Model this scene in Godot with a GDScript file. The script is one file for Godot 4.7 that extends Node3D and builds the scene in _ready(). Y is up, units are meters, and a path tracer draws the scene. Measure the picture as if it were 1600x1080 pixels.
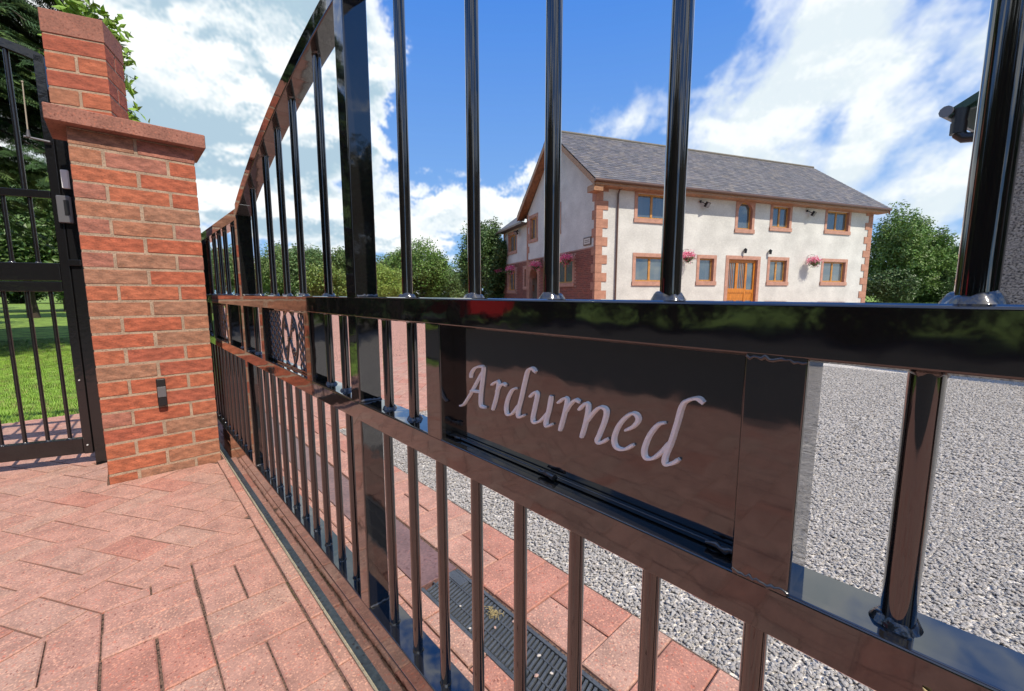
extends Node3D
# World axes: x runs along the sliding gate, z across it (positive = the street side, where the camera stands), y up.

const EYE := Vector3(0, 0.91, 0)
const YAW := 46.977
const PITCH := -7.04
const FOCAL := 654.67          # of a picture 1600 x 1080
const F := -0.364              # front plane of the sliding gate
const BZ := -0.390             # axis plane of its bars
var rng := RandomNumberGenerator.new()
var counts := {}
var cam_basis: Basis
var M := {}
var T := {}

class MB:
	var v := PackedVector3Array()
	var n := PackedVector3Array()
	var c := PackedColorArray()
	var col := Color(1, 1, 1)
	var colored := false
	var xf := Transform3D.IDENTITY
	func tri(a: Vector3, b: Vector3, d: Vector3, na: Vector3, nb: Vector3, nd: Vector3) -> void:
		a = xf * a; b = xf * b; d = xf * d
		na = (xf.basis * na).normalized(); nb = (xf.basis * nb).normalized(); nd = (xf.basis * nd).normalized()
		v.push_back(a); n.push_back(na)
		if (b - a).cross(d - a).dot(na + nb + nd) > 0.0:
			v.push_back(d); v.push_back(b); n.push_back(nd); n.push_back(nb)
		else:
			v.push_back(b); v.push_back(d); n.push_back(nb); n.push_back(nd)
		if colored:
			c.push_back(col); c.push_back(col); c.push_back(col)
	func ftri(a: Vector3, b: Vector3, d: Vector3, nn: Vector3) -> void:
		tri(a, b, d, nn, nn, nn)
	func quad(a: Vector3, b: Vector3, d: Vector3, e: Vector3, nn: Vector3) -> void:
		tri(a, b, d, nn, nn, nn); tri(a, d, e, nn, nn, nn)
	func sq(a: Vector3, b: Vector3, d: Vector3, e: Vector3, na: Vector3, nb: Vector3, nd: Vector3, ne: Vector3) -> void:
		tri(a, b, d, na, nb, nd); tri(a, d, e, na, nd, ne)
	func box(lo: Vector3, hi: Vector3, bev := 0.0) -> void:
		var ctr := (lo + hi) * 0.5
		var ex := (hi - lo) * 0.5
		for a in 3:
			var b := (a + 1) % 3
			var d := (a + 2) % 3
			for s in [-1.0, 1.0]:
				var q := []
				for k in [[-1.0, -1.0], [1.0, -1.0], [1.0, 1.0], [-1.0, 1.0]]:
					var p := Vector3.ZERO
					p[a] = s * ex[a]; p[b] = k[0] * (ex[b] - bev); p[d] = k[1] * (ex[d] - bev)
					q.append(ctr + p)
				var nn := Vector3.ZERO
				nn[a] = s
				quad(q[0], q[1], q[2], q[3], nn)
		if bev <= 0.0:
			return
		for a in 3:
			var b := (a + 1) % 3
			var d := (a + 2) % 3
			for sa in [-1.0, 1.0]:
				for sb in [-1.0, 1.0]:
					var q := []
					for k in [[0, -1.0], [0, 1.0], [1, 1.0], [1, -1.0]]:
						var p := Vector3.ZERO
						p[a] = sa * (ex[a] - (bev if k[0] == 1 else 0.0))
						p[b] = sb * (ex[b] - (bev if k[0] == 0 else 0.0))
						p[d] = k[1] * (ex[d] - bev)
						q.append(ctr + p)
					var na := Vector3.ZERO
					na[a] = sa
					var nb := Vector3.ZERO
					nb[b] = sb
					sq(q[0], q[1], q[2], q[3], na, na, nb, nb)
		for sx in [-1.0, 1.0]:
			for sy in [-1.0, 1.0]:
				for sz in [-1.0, 1.0]:
					var s := Vector3(sx, sy, sz)
					ftri(ctr + s * Vector3(ex.x, ex.y - bev, ex.z - bev), ctr + s * Vector3(ex.x - bev, ex.y, ex.z - bev), ctr + s * Vector3(ex.x - bev, ex.y - bev, ex.z), s.normalized())
	func cyl(a: Vector3, b: Vector3, ra: float, rb: float, seg := 14, caps := true) -> void:
		var ax := (b - a).normalized()
		var u := ax.cross(Vector3(0, 0, 1) if absf(ax.z) < 0.9 else Vector3(1, 0, 0)).normalized()
		var w := ax.cross(u)
		for i in seg:
			var t0 := TAU * i / seg
			var t1 := TAU * (i + 1) / seg
			var n0 := u * cos(t0) + w * sin(t0)
			var n1 := u * cos(t1) + w * sin(t1)
			sq(a + n0 * ra, b + n0 * rb, b + n1 * rb, a + n1 * ra, n0, n0, n1, n1)
			if caps:
				ftri(a, a + n0 * ra, a + n1 * ra, -ax)
				ftri(b, b + n0 * rb, b + n1 * rb, ax)
	func tube(pts: Array, r: Array, seg := 8, flat := 1.0) -> void:
		var rings := []
		var norms := []
		for i in pts.size():
			var p: Vector3 = pts[i]
			var d: Vector3 = ((pts[mini(i + 1, pts.size() - 1)] as Vector3) - (pts[maxi(i - 1, 0)] as Vector3)).normalized()
			var u := d.cross(Vector3(0, 0, 1) if absf(d.z) < 0.9 else Vector3(0, 1, 0)).normalized()
			var w := d.cross(u)
			var ring := []
			var nr := []
			for k in seg:
				var t := TAU * k / seg
				ring.append(p + (u * cos(t) + w * sin(t) * flat) * float(r[i]))
				nr.append((u * cos(t) + w * sin(t)).normalized())
			rings.append(ring); norms.append(nr)
		for i in pts.size() - 1:
			for k in seg:
				var k2 := (k + 1) % seg
				sq(rings[i][k], rings[i + 1][k], rings[i + 1][k2], rings[i][k2], norms[i][k], norms[i + 1][k], norms[i + 1][k2], norms[i][k2])
		var e0: Vector3 = ((pts[0] as Vector3) - (pts[1] as Vector3)).normalized()
		var e1: Vector3 = -((pts[pts.size() - 2] as Vector3) - (pts[pts.size() - 1] as Vector3)).normalized()
		for k in seg:
			var k2 := (k + 1) % seg
			ftri(pts[0], rings[0][k], rings[0][k2], e0)
			ftri(pts[pts.size() - 1], rings[pts.size() - 1][k], rings[pts.size() - 1][k2], e1)
	# a slab whose outline lies in the xz plane, top at y = top
	func slab(poly: PackedVector2Array, bot: float, top: float, bev: float) -> void:
		var inner := poly
		if bev > 0.0:
			var off := Geometry2D.offset_polygon(poly, -bev)
			if off.size() == 1 and off[0].size() == poly.size():
				inner = off[0]
				# line both outlines up by the nearest first corner
				var best := 0
				for i in inner.size():
					if inner[i].distance_to(poly[0]) < inner[best].distance_to(poly[0]):
						best = i
				var turned := PackedVector2Array()
				var same := Geometry2D.is_polygon_clockwise(poly) == Geometry2D.is_polygon_clockwise(inner)
				for i in inner.size():
					turned.push_back(inner[(best + (i if same else -i) + inner.size() * 2) % inner.size()])
				inner = turned
		var idx := Geometry2D.triangulate_polygon(inner)
		for i in range(0, idx.size(), 3):
			var a := inner[idx[i]]
			var b := inner[idx[i + 1]]
			var d := inner[idx[i + 2]]
			ftri(Vector3(a.x, top, a.y), Vector3(b.x, top, b.y), Vector3(d.x, top, d.y), Vector3.UP)
		var ctr := Vector2.ZERO
		for p in poly:
			ctr += p / poly.size()
		var sgn := 1.0 if Geometry2D.is_polygon_clockwise(poly) else -1.0
		for i in poly.size():
			var a := poly[i]
			var b := poly[(i + 1) % poly.size()]
			var e := (b - a).normalized()
			var o := Vector3(e.y, 0, -e.x) * sgn
			if Vector2(o.x, o.z).dot((a + b) * 0.5 - ctr) < 0.0:
				o = -o
			var ia := inner[i]
			var ib := inner[(i + 1) % poly.size()]
			var dy := bev * 0.8 if inner != poly else 0.0
			if dy > 0.0:
				quad(Vector3(a.x, top - dy, a.y), Vector3(b.x, top - dy, b.y), Vector3(ib.x, top, ib.y), Vector3(ia.x, top, ia.y), (o + Vector3.UP).normalized())
			quad(Vector3(a.x, bot, a.y), Vector3(b.x, bot, b.y), Vector3(b.x, top - dy, b.y), Vector3(a.x, top - dy, a.y), o)
	func mesh(material: Material = null) -> ArrayMesh:
		var arr := []
		arr.resize(Mesh.ARRAY_MAX)
		arr[Mesh.ARRAY_VERTEX] = v
		arr[Mesh.ARRAY_NORMAL] = n
		if colored:
			arr[Mesh.ARRAY_COLOR] = c
		var am := ArrayMesh.new()
		am.add_surface_from_arrays(Mesh.PRIMITIVE_TRIANGLES, arr)
		if material:
			am.surface_set_material(0, material)
		return am

# ---------------------------------------------------------------- naming and parenting
func numbered(parent: Node, called: String) -> String:
	var key := str(parent.get_instance_id()) + called
	var k: int = counts.get(key, 0)
	counts[key] = k + 1
	return called if k == 0 else "%s_%03d" % [called, k]

func put(o: Node3D, called: String, parent: Node = self) -> Node3D:
	o.name = numbered(parent, called)
	parent.add_child(o, true)
	return o

func obj(called: String, mesh: Mesh, parent: Node = self, xf := Transform3D.IDENTITY, material: Material = null) -> MeshInstance3D:
	var o := MeshInstance3D.new()
	o.mesh = mesh
	o.transform = xf
	if material:
		o.material_override = material
	put(o, called, parent)
	return o

func tag(o: Node, label: String, category: String, group := "") -> Node:
	o.set_meta("label", label)
	o.set_meta("category", category)
	if group != "":
		o.set_meta("group", group)
	return o

func thing(called: String, label: String, category: String, xf := Transform3D.IDENTITY, group := "") -> Node3D:
	var o := Node3D.new()
	o.transform = xf
	put(o, called)
	tag(o, label, category, group)
	return o

func structure(o: Node) -> Node:
	o.set_meta("kind", "structure")
	return o

func stuff(o: Node) -> Node:
	o.set_meta("kind", "stuff")
	return o

# ---------------------------------------------------------------- photo pixel <-> direction
func ray(px: float, py: float) -> Vector3:
	return cam_basis * Vector3((px - 800.0) / FOCAL, -(py - 540.0) / FOCAL, -1.0)

func far_spot(px: float, depth: float) -> Vector3:      # ground point seen in picture column px at that depth along the view
	var d := ray(px, 459.0)
	d.y = 0.0
	var fwd := Vector3(-sin(deg_to_rad(YAW)), 0, -cos(deg_to_rad(YAW)))
	return d * (depth / d.dot(fwd))

func in_view(p: Vector3, margin := 60.0) -> bool:
	var q := cam_basis.inverse() * (p - EYE)
	if q.z > -0.05:
		return false
	var x := 800.0 + FOCAL * q.x / -q.z
	var y := 540.0 - FOCAL * q.y / -q.z
	return x > -margin and x < 1600.0 + margin and y > -margin and y < 1080.0 + margin

# ---------------------------------------------------------------- textures
func noise(size: int, freq: float, sd: int, oct := 3, type := FastNoiseLite.TYPE_SIMPLEX_SMOOTH) -> PackedByteArray:
	var f := FastNoiseLite.new()
	f.noise_type = type
	f.frequency = freq
	f.seed = sd
	f.fractal_octaves = oct
	var im := f.get_seamless_image(size, size)
	im.convert(Image.FORMAT_L8)
	return im.get_data()

func tex(size: int, data: PackedByteArray) -> ImageTexture:
	var im := Image.create_from_data(size, size, false, Image.FORMAT_RGB8, data)
	im.generate_mipmaps()
	return ImageTexture.create_from_image(im)

func gray_tex(size: int, a: PackedByteArray) -> ImageTexture:
	var im := Image.create_from_data(size, size, false, Image.FORMAT_L8, a)
	im.generate_mipmaps()
	return ImageTexture.create_from_image(im)

# coarse and fine noise mixed, with pale and dark grains of their own colours
func grain_tex(size: int, sd: int, f_coarse: float, f_fine: float, coarse: float, fine: float, pale: Color, pale_at: float, dark: Color, dark_at: float, base := Color(0.82, 0.82, 0.82)) -> ImageTexture:
	var a := noise(size, f_coarse, sd, 4)
	var b := noise(size, f_fine, sd + 7, 2)
	var g := noise(size, f_fine * 0.8, sd + 19, 1)
	var out := PackedByteArray()
	out.resize(size * size * 3)
	for i in size * size:
		var k := 1.0 + (a[i] / 255.0 - 0.5) * coarse + (b[i] / 255.0 - 0.5) * fine
		var r := base.r * k
		var gg := base.g * k
		var bb := base.b * k
		var w := g[i] / 255.0
		if w > pale_at:
			var t := clampf((w - pale_at) * 9.0, 0, 1) * 0.85
			r = lerpf(r, pale.r, t); gg = lerpf(gg, pale.g, t); bb = lerpf(bb, pale.b, t)
		elif w < dark_at:
			var t := clampf((dark_at - w) * 9.0, 0, 1) * 0.8
			r = lerpf(r, dark.r, t); gg = lerpf(gg, dark.g, t); bb = lerpf(bb, dark.b, t)
		out[i * 3] = int(clampf(r, 0, 1) * 255)
		out[i * 3 + 1] = int(clampf(gg, 0, 1) * 255)
		out[i * 3 + 2] = int(clampf(bb, 0, 1) * 255)
	return tex(size, out)

func speck_tex(size: int, sd: int) -> ImageTexture:
	var r := RandomNumberGenerator.new()
	r.seed = sd
	var a := noise(size, 0.007, sd, 4)
	var b := noise(size, 0.10, sd + 7, 2)
	var out := PackedByteArray()
	out.resize(size * size * 3)
	for i in size * size:
		var k := 0.80 * (1.0 + (a[i] / 255.0 - 0.5) * 0.22 + (b[i] / 255.0 - 0.5) * 0.22)
		var v := int(clampf(k, 0, 1) * 255)
		out[i * 3] = v; out[i * 3 + 1] = v; out[i * 3 + 2] = v
	for s in 13000:
		var cx := r.randi() % size
		var cy := r.randi() % size
		var rad := r.randf_range(1.2, 4.6) * r.randf_range(0.5, 1.0)
		var kind := r.randf()
		var c := Color(1.0, 0.99, 0.95)
		if kind > 0.86: c = Color(0.60, 0.52, 0.52)
		elif kind > 0.62: c = Color(0.90, 0.74, 0.70)
		var sx := r.randf_range(0.7, 1.4)
		var n := int(ceil(rad * 1.4))
		for y in range(-n, n + 1):
			for x in range(-n, n + 1):
				if x * x * sx * sx + y * y / (sx * sx) <= rad * rad:
					var o := (posmod(cy + y, size) * size + posmod(cx + x, size)) * 3
					out[o] = int(lerpf(out[o], c.r * 255.0, 0.8))
					out[o + 1] = int(lerpf(out[o + 1], c.g * 255.0, 0.8))
					out[o + 2] = int(lerpf(out[o + 2], c.b * 255.0, 0.8))
	return tex(size, out)

func mat(lin: Color, rough: float, albedo: Texture2D = null, scale := Vector3.ONE, relief: Texture2D = null, cm := 0.0) -> StandardMaterial3D:
	var m := StandardMaterial3D.new()
	m.albedo_color = lin.linear_to_srgb()
	m.roughness = rough
	if albedo or relief:
		m.uv1_triplanar = true
		m.uv1_world_triplanar = true
		m.uv1_scale = scale
	if albedo:
		m.albedo_texture = albedo
	if relief:
		m.heightmap_enabled = true
		m.heightmap_texture = relief
		m.heightmap_scale = cm
	return m

func make_materials() -> void:
	T.paver = speck_tex(1024, 3)
	T.brick = grain_tex(512, 11, 0.009, 0.07, 0.42, 0.22, Color(0.98, 0.86, 0.70), 0.82, Color(0.52, 0.46, 0.44), 0.17)
	T.stone = grain_tex(512, 23, 0.010, 0.12, 0.22, 0.25, Color(0.98, 0.90, 0.85), 0.78, Color(0.6, 0.5, 0.48), 0.22)
	T.harl = grain_tex(512, 31, 0.008, 0.10, 0.16, 0.10, Color(1, 1, 0.98), 0.86, Color(0.70, 0.68, 0.66), 0.10, Color(0.90, 0.90, 0.89))
	T.ground = grain_tex(512, 41, 0.008, 0.12, 0.7, 0.6, Color(0.95, 0.95, 0.70), 0.80, Color(0.35, 0.36, 0.20), 0.25)
	T.grit = grain_tex(512, 53, 0.010, 0.09, 0.25, 0.8, Color(1, 1, 0.97), 0.66, Color(0.25, 0.25, 0.26), 0.30)
	T.fine = gray_tex(512, noise(512, 0.09, 61, 3))
	T.rough = gray_tex(512, noise(512, 0.03, 62, 4))
	T.wave = gray_tex(512, noise(512, 0.008, 63, 3))
	# gloss paint of the gates
	var g := mat(Color(0.010, 0.0095, 0.0095), 0.05, null, Vector3(2.2, 2.2, 2.2), T.wave, 0.05)
	g.metallic_specular = 0.85
	g.clearcoat_enabled = true
	g.clearcoat = 0.75
	g.clearcoat_roughness = 0.03
	M.paint = g
	var w := mat(Color(0.014, 0.014, 0.015), 0.10, null, Vector3(18, 18, 18), T.rough, 0.04)
	w.metallic_specular = 0.9
	w.clearcoat_enabled = true
	w.clearcoat = 0.8
	M.weld = w
	var dp := mat(Color(0.010, 0.010, 0.011), 0.13, null, Vector3(6, 6, 6), T.wave, 0.05)
	dp.metallic_specular = 0.6
	M.satin = dp
	var si := mat(Color(0.93, 0.925, 0.91), 0.36, null, Vector3(30, 30, 30), T.rough, 0.05)
	si.metallic = 0.05
	M.silver = si
	M.pavers = []
	for c in [Color(0.620, 0.335, 0.262), Color(0.635, 0.355, 0.278), Color(0.610, 0.290, 0.220), Color(0.615, 0.370, 0.290), Color(0.60, 0.355, 0.280)]:
		M.pavers.append(mat(c, 0.9, T.paver, Vector3.ONE * 1.35, T.fine, 0.035))
	M.joint = mat(Color(0.17, 0.105, 0.08), 1.0, T.grit, Vector3.ONE * 3.0)
	M.bricks = []
	for c in [Color(0.54, 0.150, 0.078), Color(0.56, 0.175, 0.090), Color(0.50, 0.140, 0.082), Color(0.45, 0.225, 0.14), Color(0.49, 0.215, 0.125), Color(0.49, 0.20, 0.14)]:
		M.bricks.append(mat(c, 0.92, T.brick, Vector3(3.2, 7.5, 3.2), T.rough, 0.07))
	M.mortar = mat(Color(0.54, 0.40, 0.285), 1.0, T.stone, Vector3.ONE * 2.5, T.fine, 0.10)
	M.cap = mat(Color(0.43, 0.185, 0.130), 0.85, T.stone, Vector3.ONE * 1.6, T.fine, 0.06)
	M.gravel = mat(Color(0.72, 0.685, 0.645), 1.0, T.grit, Vector3.ONE * 1.6, T.fine, 0.6)
	M.red_gravel = mat(Color(0.58, 0.31, 0.24), 1.0, T.grit, Vector3.ONE * 0.9, T.rough, 0.6)
	M.grass = mat(Color(0.26, 0.42, 0.06), 1.0, T.ground, Vector3.ONE * 0.5, T.fine, 2.0)
	M.asphalt = mat(Color(0.06, 0.06, 0.062), 0.9, T.grit, Vector3.ONE * 1.2, T.fine, 0.2)
	M.concrete = mat(Color(0.60, 0.55, 0.37), 0.95, T.stone, Vector3.ONE * 1.1, T.fine, 0.2)
	M.pale_edge = mat(Color(0.38, 0.34, 0.25), 0.95, T.stone, Vector3.ONE * 2.0)
	M.moss = mat(Color(0.13, 0.13, 0.05), 1.0, T.grit, Vector3.ONE * 4.0)
	M.grate = mat(Color(0.10, 0.115, 0.13), 0.42, T.stone, Vector3.ONE * 3.0)
	M.channel = mat(Color(0.26, 0.25, 0.23), 1.0)
	M.plate_steel = mat(Color(0.27, 0.155, 0.14), 0.36, T.stone, Vector3.ONE * 1.3, T.rough, 0.05)
	# house
	M.render = mat(Color(0.675, 0.68, 0.65), 0.95, T.harl, Vector3.ONE * 0.22, T.fine, 0.06)
	M.sandstone = mat(Color(0.58, 0.30, 0.20), 0.9, T.stone, Vector3.ONE * 0.8, T.fine, 0.1)
	M.surround = mat(Color(0.64, 0.36, 0.265), 0.9, T.stone, Vector3.ONE * 0.8, T.fine, 0.1)
	M.oak = mat(Color(0.68, 0.33, 0.075), 0.45, T.brick, Vector3(4, 1.2, 4))
	M.oak_door = mat(Color(0.72, 0.26, 0.03), 0.4, T.brick, Vector3(5, 0.8, 5))
	M.fascia = mat(Color(0.47, 0.24, 0.115), 0.5, T.brick, Vector3(1, 4, 1))
	M.gutter = mat(Color(0.10, 0.055, 0.04), 0.4)
	M.house_brick = mat(Color(0.33, 0.125, 0.09), 0.95, T.brick, Vector3(1.2, 3.0, 1.2))
	M.house_brick_mortar = mat(Color(0.36, 0.22, 0.17), 1.0)
	M.slate = mat(Color(1, 1, 1), 0.55, T.stone, Vector3.ONE * 1.1, T.fine, 0.3)
	M.slate.vertex_color_use_as_albedo = true
	M.pane = mat(Color(0.22, 0.27, 0.29), 0.03)
	M.pane.transparency = BaseMaterial3D.TRANSPARENCY_ALPHA
	M.pane.albedo_color.a = 0.5
	M.pane.metallic = 0.55
	M.room = mat(Color(0.50, 0.47, 0.42), 1.0)
	M.curtain = mat(Color(0.55, 0.52, 0.46), 1.0)
	M.black_metal = mat(Color(0.015, 0.015, 0.016), 0.35)
	M.white_plastic = mat(Color(0.70, 0.72, 0.72), 0.35)
	M.grey_metal = mat(Color(0.17, 0.17, 0.18), 0.35)
	M.grey_metal.metallic = 0.4
	M.green_roof = mat(Color(0.030, 0.075, 0.055), 0.45)
	M.garage_wall = mat(Color(0.48, 0.43, 0.375), 1.0, T.grit, Vector3.ONE * 1.0, T.rough, 1.4)
	M.bark = mat(Color(0.10, 0.075, 0.055), 1.0, T.rough if false else T.grit, Vector3(2, 0.6, 2), T.rough, 2.0)
	M.leaf = mat(Color(1, 1, 1), 0.5)
	M.leaf.vertex_color_use_as_albedo = true
	M.leaf.backlight_enabled = true
	M.leaf.backlight = Color(0.35, 0.35, 0.25)
	M.leaf.cull_mode = BaseMaterial3D.CULL_DISABLED
	M.stones = mat(Color(1, 1, 1), 0.85, T.stone, Vector3.ONE * 9.0)
	M.stones.vertex_color_use_as_albedo = true
	M.car_red = mat(Color(0.45, 0.010, 0.012), 0.2)
	M.car_red.clearcoat_enabled = true
	M.tyre = mat(Color(0.02, 0.02, 0.02), 0.8)
	M.brass = mat(Color(0.36, 0.32, 0.25), 0.4)
	M.straw = mat(Color(0.36, 0.29, 0.14), 1.0)

# ---------------------------------------------------------------- sky
func smooth(a: float, b: float, x: float) -> float:
	var t := clampf((x - a) / (b - a), 0, 1)
	return t * t * (3 - 2 * t)

func make_sky() -> Sky:
	var W := 2048
	var H := 1024
	# where clouds stand (picture position, size in degrees, thickness) and where the sky is open
	var blobs := [[240, 40, 13, 0.32], [430, 30, 12, 0.34], [330, 230, 7, 0.22], [480, 260, 8, 0.18], [330, 340, 10, 0.12], [600, 90, 6, 0.26], [600, 330, 9, 0.24], [760, 310, 8, 0.26], [820, 270, 5, 0.16], [500, 420, 10, 0.08],
		[343, 116, 2.2, -0.50], [275, 136, 2.2, -0.42], [228, 122, 2.4, -0.36], [470, 165, 2.2, -0.20], [540, 285, 2.4, -0.28], [760, 90, 11, -0.62], [700, 190, 4.5, -0.28], [930, 40, 11, -0.55], [690, 20, 5, -0.24], [1060, 60, 5, -0.30], [640, 225, 3, -0.22], [800, 185, 4, -0.25],
		[1010, 130, 8, 0.26], [950, 180, 6, 0.22], [900, 150, 3, 0.10], [1290, 60, 11, 0.27], [1230, 160, 7, 0.25], [1430, 40, 8, 0.16], [1160, 220, 4, 0.14], [1480, 90, 6, 0.08], [1130, 100, 4.5, -0.34], [1300, 205, 2.6, -0.40], [1400, 150, 4, -0.22], [1450, 205, 3.0, -0.24], [1370, 275, 2.2, -0.30], [1330, 250, 2.4, 0.34], [1420, 310, 5, 0.24], [1460, 370, 6, 0.22], [570, 400, 3, -0.15]]
	var dirs := PackedVector3Array()
	for b in blobs:
		dirs.push_back(ray(b[0], b[1]).normalized())
	var bw := 512
	var bh := 130
	var field := PackedFloat32Array()
	field.resize(bw * bh)
	for j in bh:
		var el := (90.0 - 90.0 * j / 128.0) * PI / 180.0
		for i in bw:
			var lon := float(i) / bw * TAU     # longitude 0 looks along -z, 90 degrees along +x
			var d := Vector3(sin(lon) * cos(el), sin(el), -cos(lon) * cos(el))
			var s := 0.0
			for k in dirs.size():
				var ct := d.dot(dirs[k])
				if ct > 0.6:
					var ang := rad_to_deg(acos(minf(ct, 1.0)))
					var r: float = blobs[k][2]
					if ang < r * 2.4:
						s += float(blobs[k][3]) * exp(-ang * ang / (r * r))
			field[j * bw + i] = s
	var f1 := FastNoiseLite.new()
	f1.noise_type = FastNoiseLite.TYPE_SIMPLEX_SMOOTH
	f1.seed = 5
	f1.frequency = 1.9
	f1.fractal_octaves = 6
	f1.fractal_gain = 0.54
	f1.domain_warp_enabled = true
	f1.domain_warp_amplitude = 0.28
	f1.domain_warp_frequency = 1.6
	var f3 := FastNoiseLite.new()
	f3.noise_type = FastNoiseLite.TYPE_SIMPLEX_SMOOTH
	f3.seed = 31
	f3.frequency = 1.0
	f3.fractal_octaves = 6
	f3.fractal_gain = 0.55
	f3.domain_warp_enabled = true
	f3.domain_warp_amplitude = 0.35
	f3.domain_warp_frequency = 1.1
	var streak := ray(1330, 90).normalized()
	var streak_lon := atan2(streak.x, -streak.z)
	var data := PackedByteArray()
	data.resize(W * H * 3)
	for j in H:
		var el := (0.5 - (j + 0.5) / H) * PI
		if el < 0.0:
			for i in W:
				data[(j * W + i) * 3] = 120; data[(j * W + i) * 3 + 1] = 126; data[(j * W + i) * 3 + 2] = 118
			continue
		var ce := cos(el)
		var se := sin(el)
		var el2 := el + 0.040                       # a little higher, to tell lit tops from bases
		var ce2 := cos(el2)
		var se2 := sin(el2)
		var k2 := 1.0 / (se2 + 0.30)
		var up := pow(se, 0.55)
		var sr := lerpf(0.225, 0.016, clampf(up * 1.25, 0, 1))
		var sg := lerpf(0.37, 0.112, clampf(up * 1.25, 0, 1))
		var sb := lerpf(0.50, 0.40, clampf(up * 1.25, 0, 1))
		var fj := (90.0 - rad_to_deg(el)) / 90.0 * 128.0
		var j0 := int(fj)
		var tj := fj - j0
		for i in W:
			var u := (i + 0.5) / W
			var lon := u * TAU
			var dx := sin(lon) * ce
			var dz := -cos(lon) * ce
			var k := 1.0 / (se + 0.30)
			var fi := u * bw
			var i0 := int(fi) % bw
			var i1 := (i0 + 1) % bw
			var ti := fi - int(fi)
			var fb := lerpf(lerpf(field[j0 * bw + i0], field[j0 * bw + i1], ti), lerpf(field[(j0 + 1) * bw + i0], field[(j0 + 1) * bw + i1], ti), tj)
			var nx := dx * k
			var nz := dz * k
			var a := f1.get_noise_3d(nx, se * 1.4, nz)
			var h := 0.40 + a * 0.66 + fb
			var wisp := smooth(0.80, 0.93, dx * streak.x + se * streak.y + dz * streak.z)   # combed out ice cloud in this part of the sky
			var lit := 0.5
			if h > 0.30:
				var a_up := f1.get_noise_3d(sin(lon) * ce2 * k2, se2 * 1.4, -cos(lon) * ce2 * k2)
				lit = clampf(0.36 + (a - a_up) * 3.0, 0.0, 1.0)
			if wisp > 0.0:
				var ln := wrapf(lon - streak_lon, -PI, PI)
				var q1 := ln * 0.64 + el * 0.77
				var q2 := -ln * 0.77 + el * 0.64
				h = lerpf(h, 0.40 + (f3.get_noise_2d(q1 * 3.6, q2 * 7.0) * 0.50 + a * 0.34) + fb, wisp)
				lit = lerpf(lit, 0.8, wisp * 0.7)
			var d := smooth(0.38 - 0.06 * wisp, 0.56 + 0.28 * wisp, h)
			var thick := smooth(0.44, 0.76, h) * (1.0 - lit)
			var cr := lerpf(0.555, 0.235, thick)
			var cg := lerpf(0.570, 0.325, thick)
			var cb := lerpf(0.570, 0.385, thick)
			var o := (j * W + i) * 3
			data[o] = int(255.0 * pow(lerpf(sr, cr, d), 0.4545))
			data[o + 1] = int(255.0 * pow(lerpf(sg, cg, d), 0.4545))
			data[o + 2] = int(255.0 * pow(lerpf(sb, cb, d), 0.4545))
	var im := Image.create_from_data(W, H, false, Image.FORMAT_RGB8, data)
	var pm := PanoramaSkyMaterial.new()
	pm.panorama = ImageTexture.create_from_image(im)
	var sky := Sky.new()
	sky.sky_material = pm
	return sky

# ---------------------------------------------------------------- paving
func herringbone(origin: Vector2, angle: float, module: float, reach: int) -> Array:
	var out := []
	var gap := 0.0021
	for a in range(-reach, reach + 1):
		for b in range(-reach, reach + 1):
			var o := Vector2(a + 2 * b, -a + 2 * b)
			for r in [Rect2(o, Vector2(2, 1)), Rect2(o + Vector2(2, 0), Vector2(1, 2))]:
				var lo: Vector2 = r.position * module + Vector2.ONE * gap
				var hi: Vector2 = r.end * module - Vector2.ONE * gap
				var p := PackedVector2Array()
				for q in [lo, Vector2(hi.x, lo.y), hi, Vector2(lo.x, hi.y)]:
					p.push_back(origin + (q as Vector2).rotated(angle))
				out.append(p)
	return out

func area(p: PackedVector2Array) -> float:
	var s := 0.0
	for i in p.size():
		s += p[i].cross(p[(i + 1) % p.size()])
	return absf(s) * 0.5

func centre(p: PackedVector2Array) -> Vector2:
	var s := Vector2.ZERO
	for q in p:
		s += q / p.size()
	return s

func clipped(list: Array, region: PackedVector2Array) -> Array:
	var box := Rect2(region[0], Vector2.ZERO)
	for p in region:
		box = box.expand(p)
	var out := []
	for p in list:
		if not box.grow(0.3).has_point(centre(p)):
			continue
		for q in Geometry2D.intersect_polygons(p, region):
			if area(q) > 0.0008 and not Geometry2D.is_polygon_clockwise(q):
				out.append(q)
			elif area(q) > 0.0008:
				out.append(q)
	return out

func minus(list: Array, hole: PackedVector2Array) -> Array:
	var out := []
	for p in list:
		for q in Geometry2D.clip_polygons(p, hole):
			if area(q) > 0.0008:
				out.append(q)
	return out

func oriented(c: Vector2, half: Vector2, angle: float) -> PackedVector2Array:
	var p := PackedVector2Array()
	for s in [Vector2(-1, -1), Vector2(1, -1), Vector2(1, 1), Vector2(-1, 1)]:
		p.push_back(c + (s * half).rotated(angle))
	return p

func rect(x0: float, x1: float, z0: float, z1: float) -> PackedVector2Array:
	return PackedVector2Array([Vector2(x0, z0), Vector2(x1, z0), Vector2(x1, z1), Vector2(x0, z1)])

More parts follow.
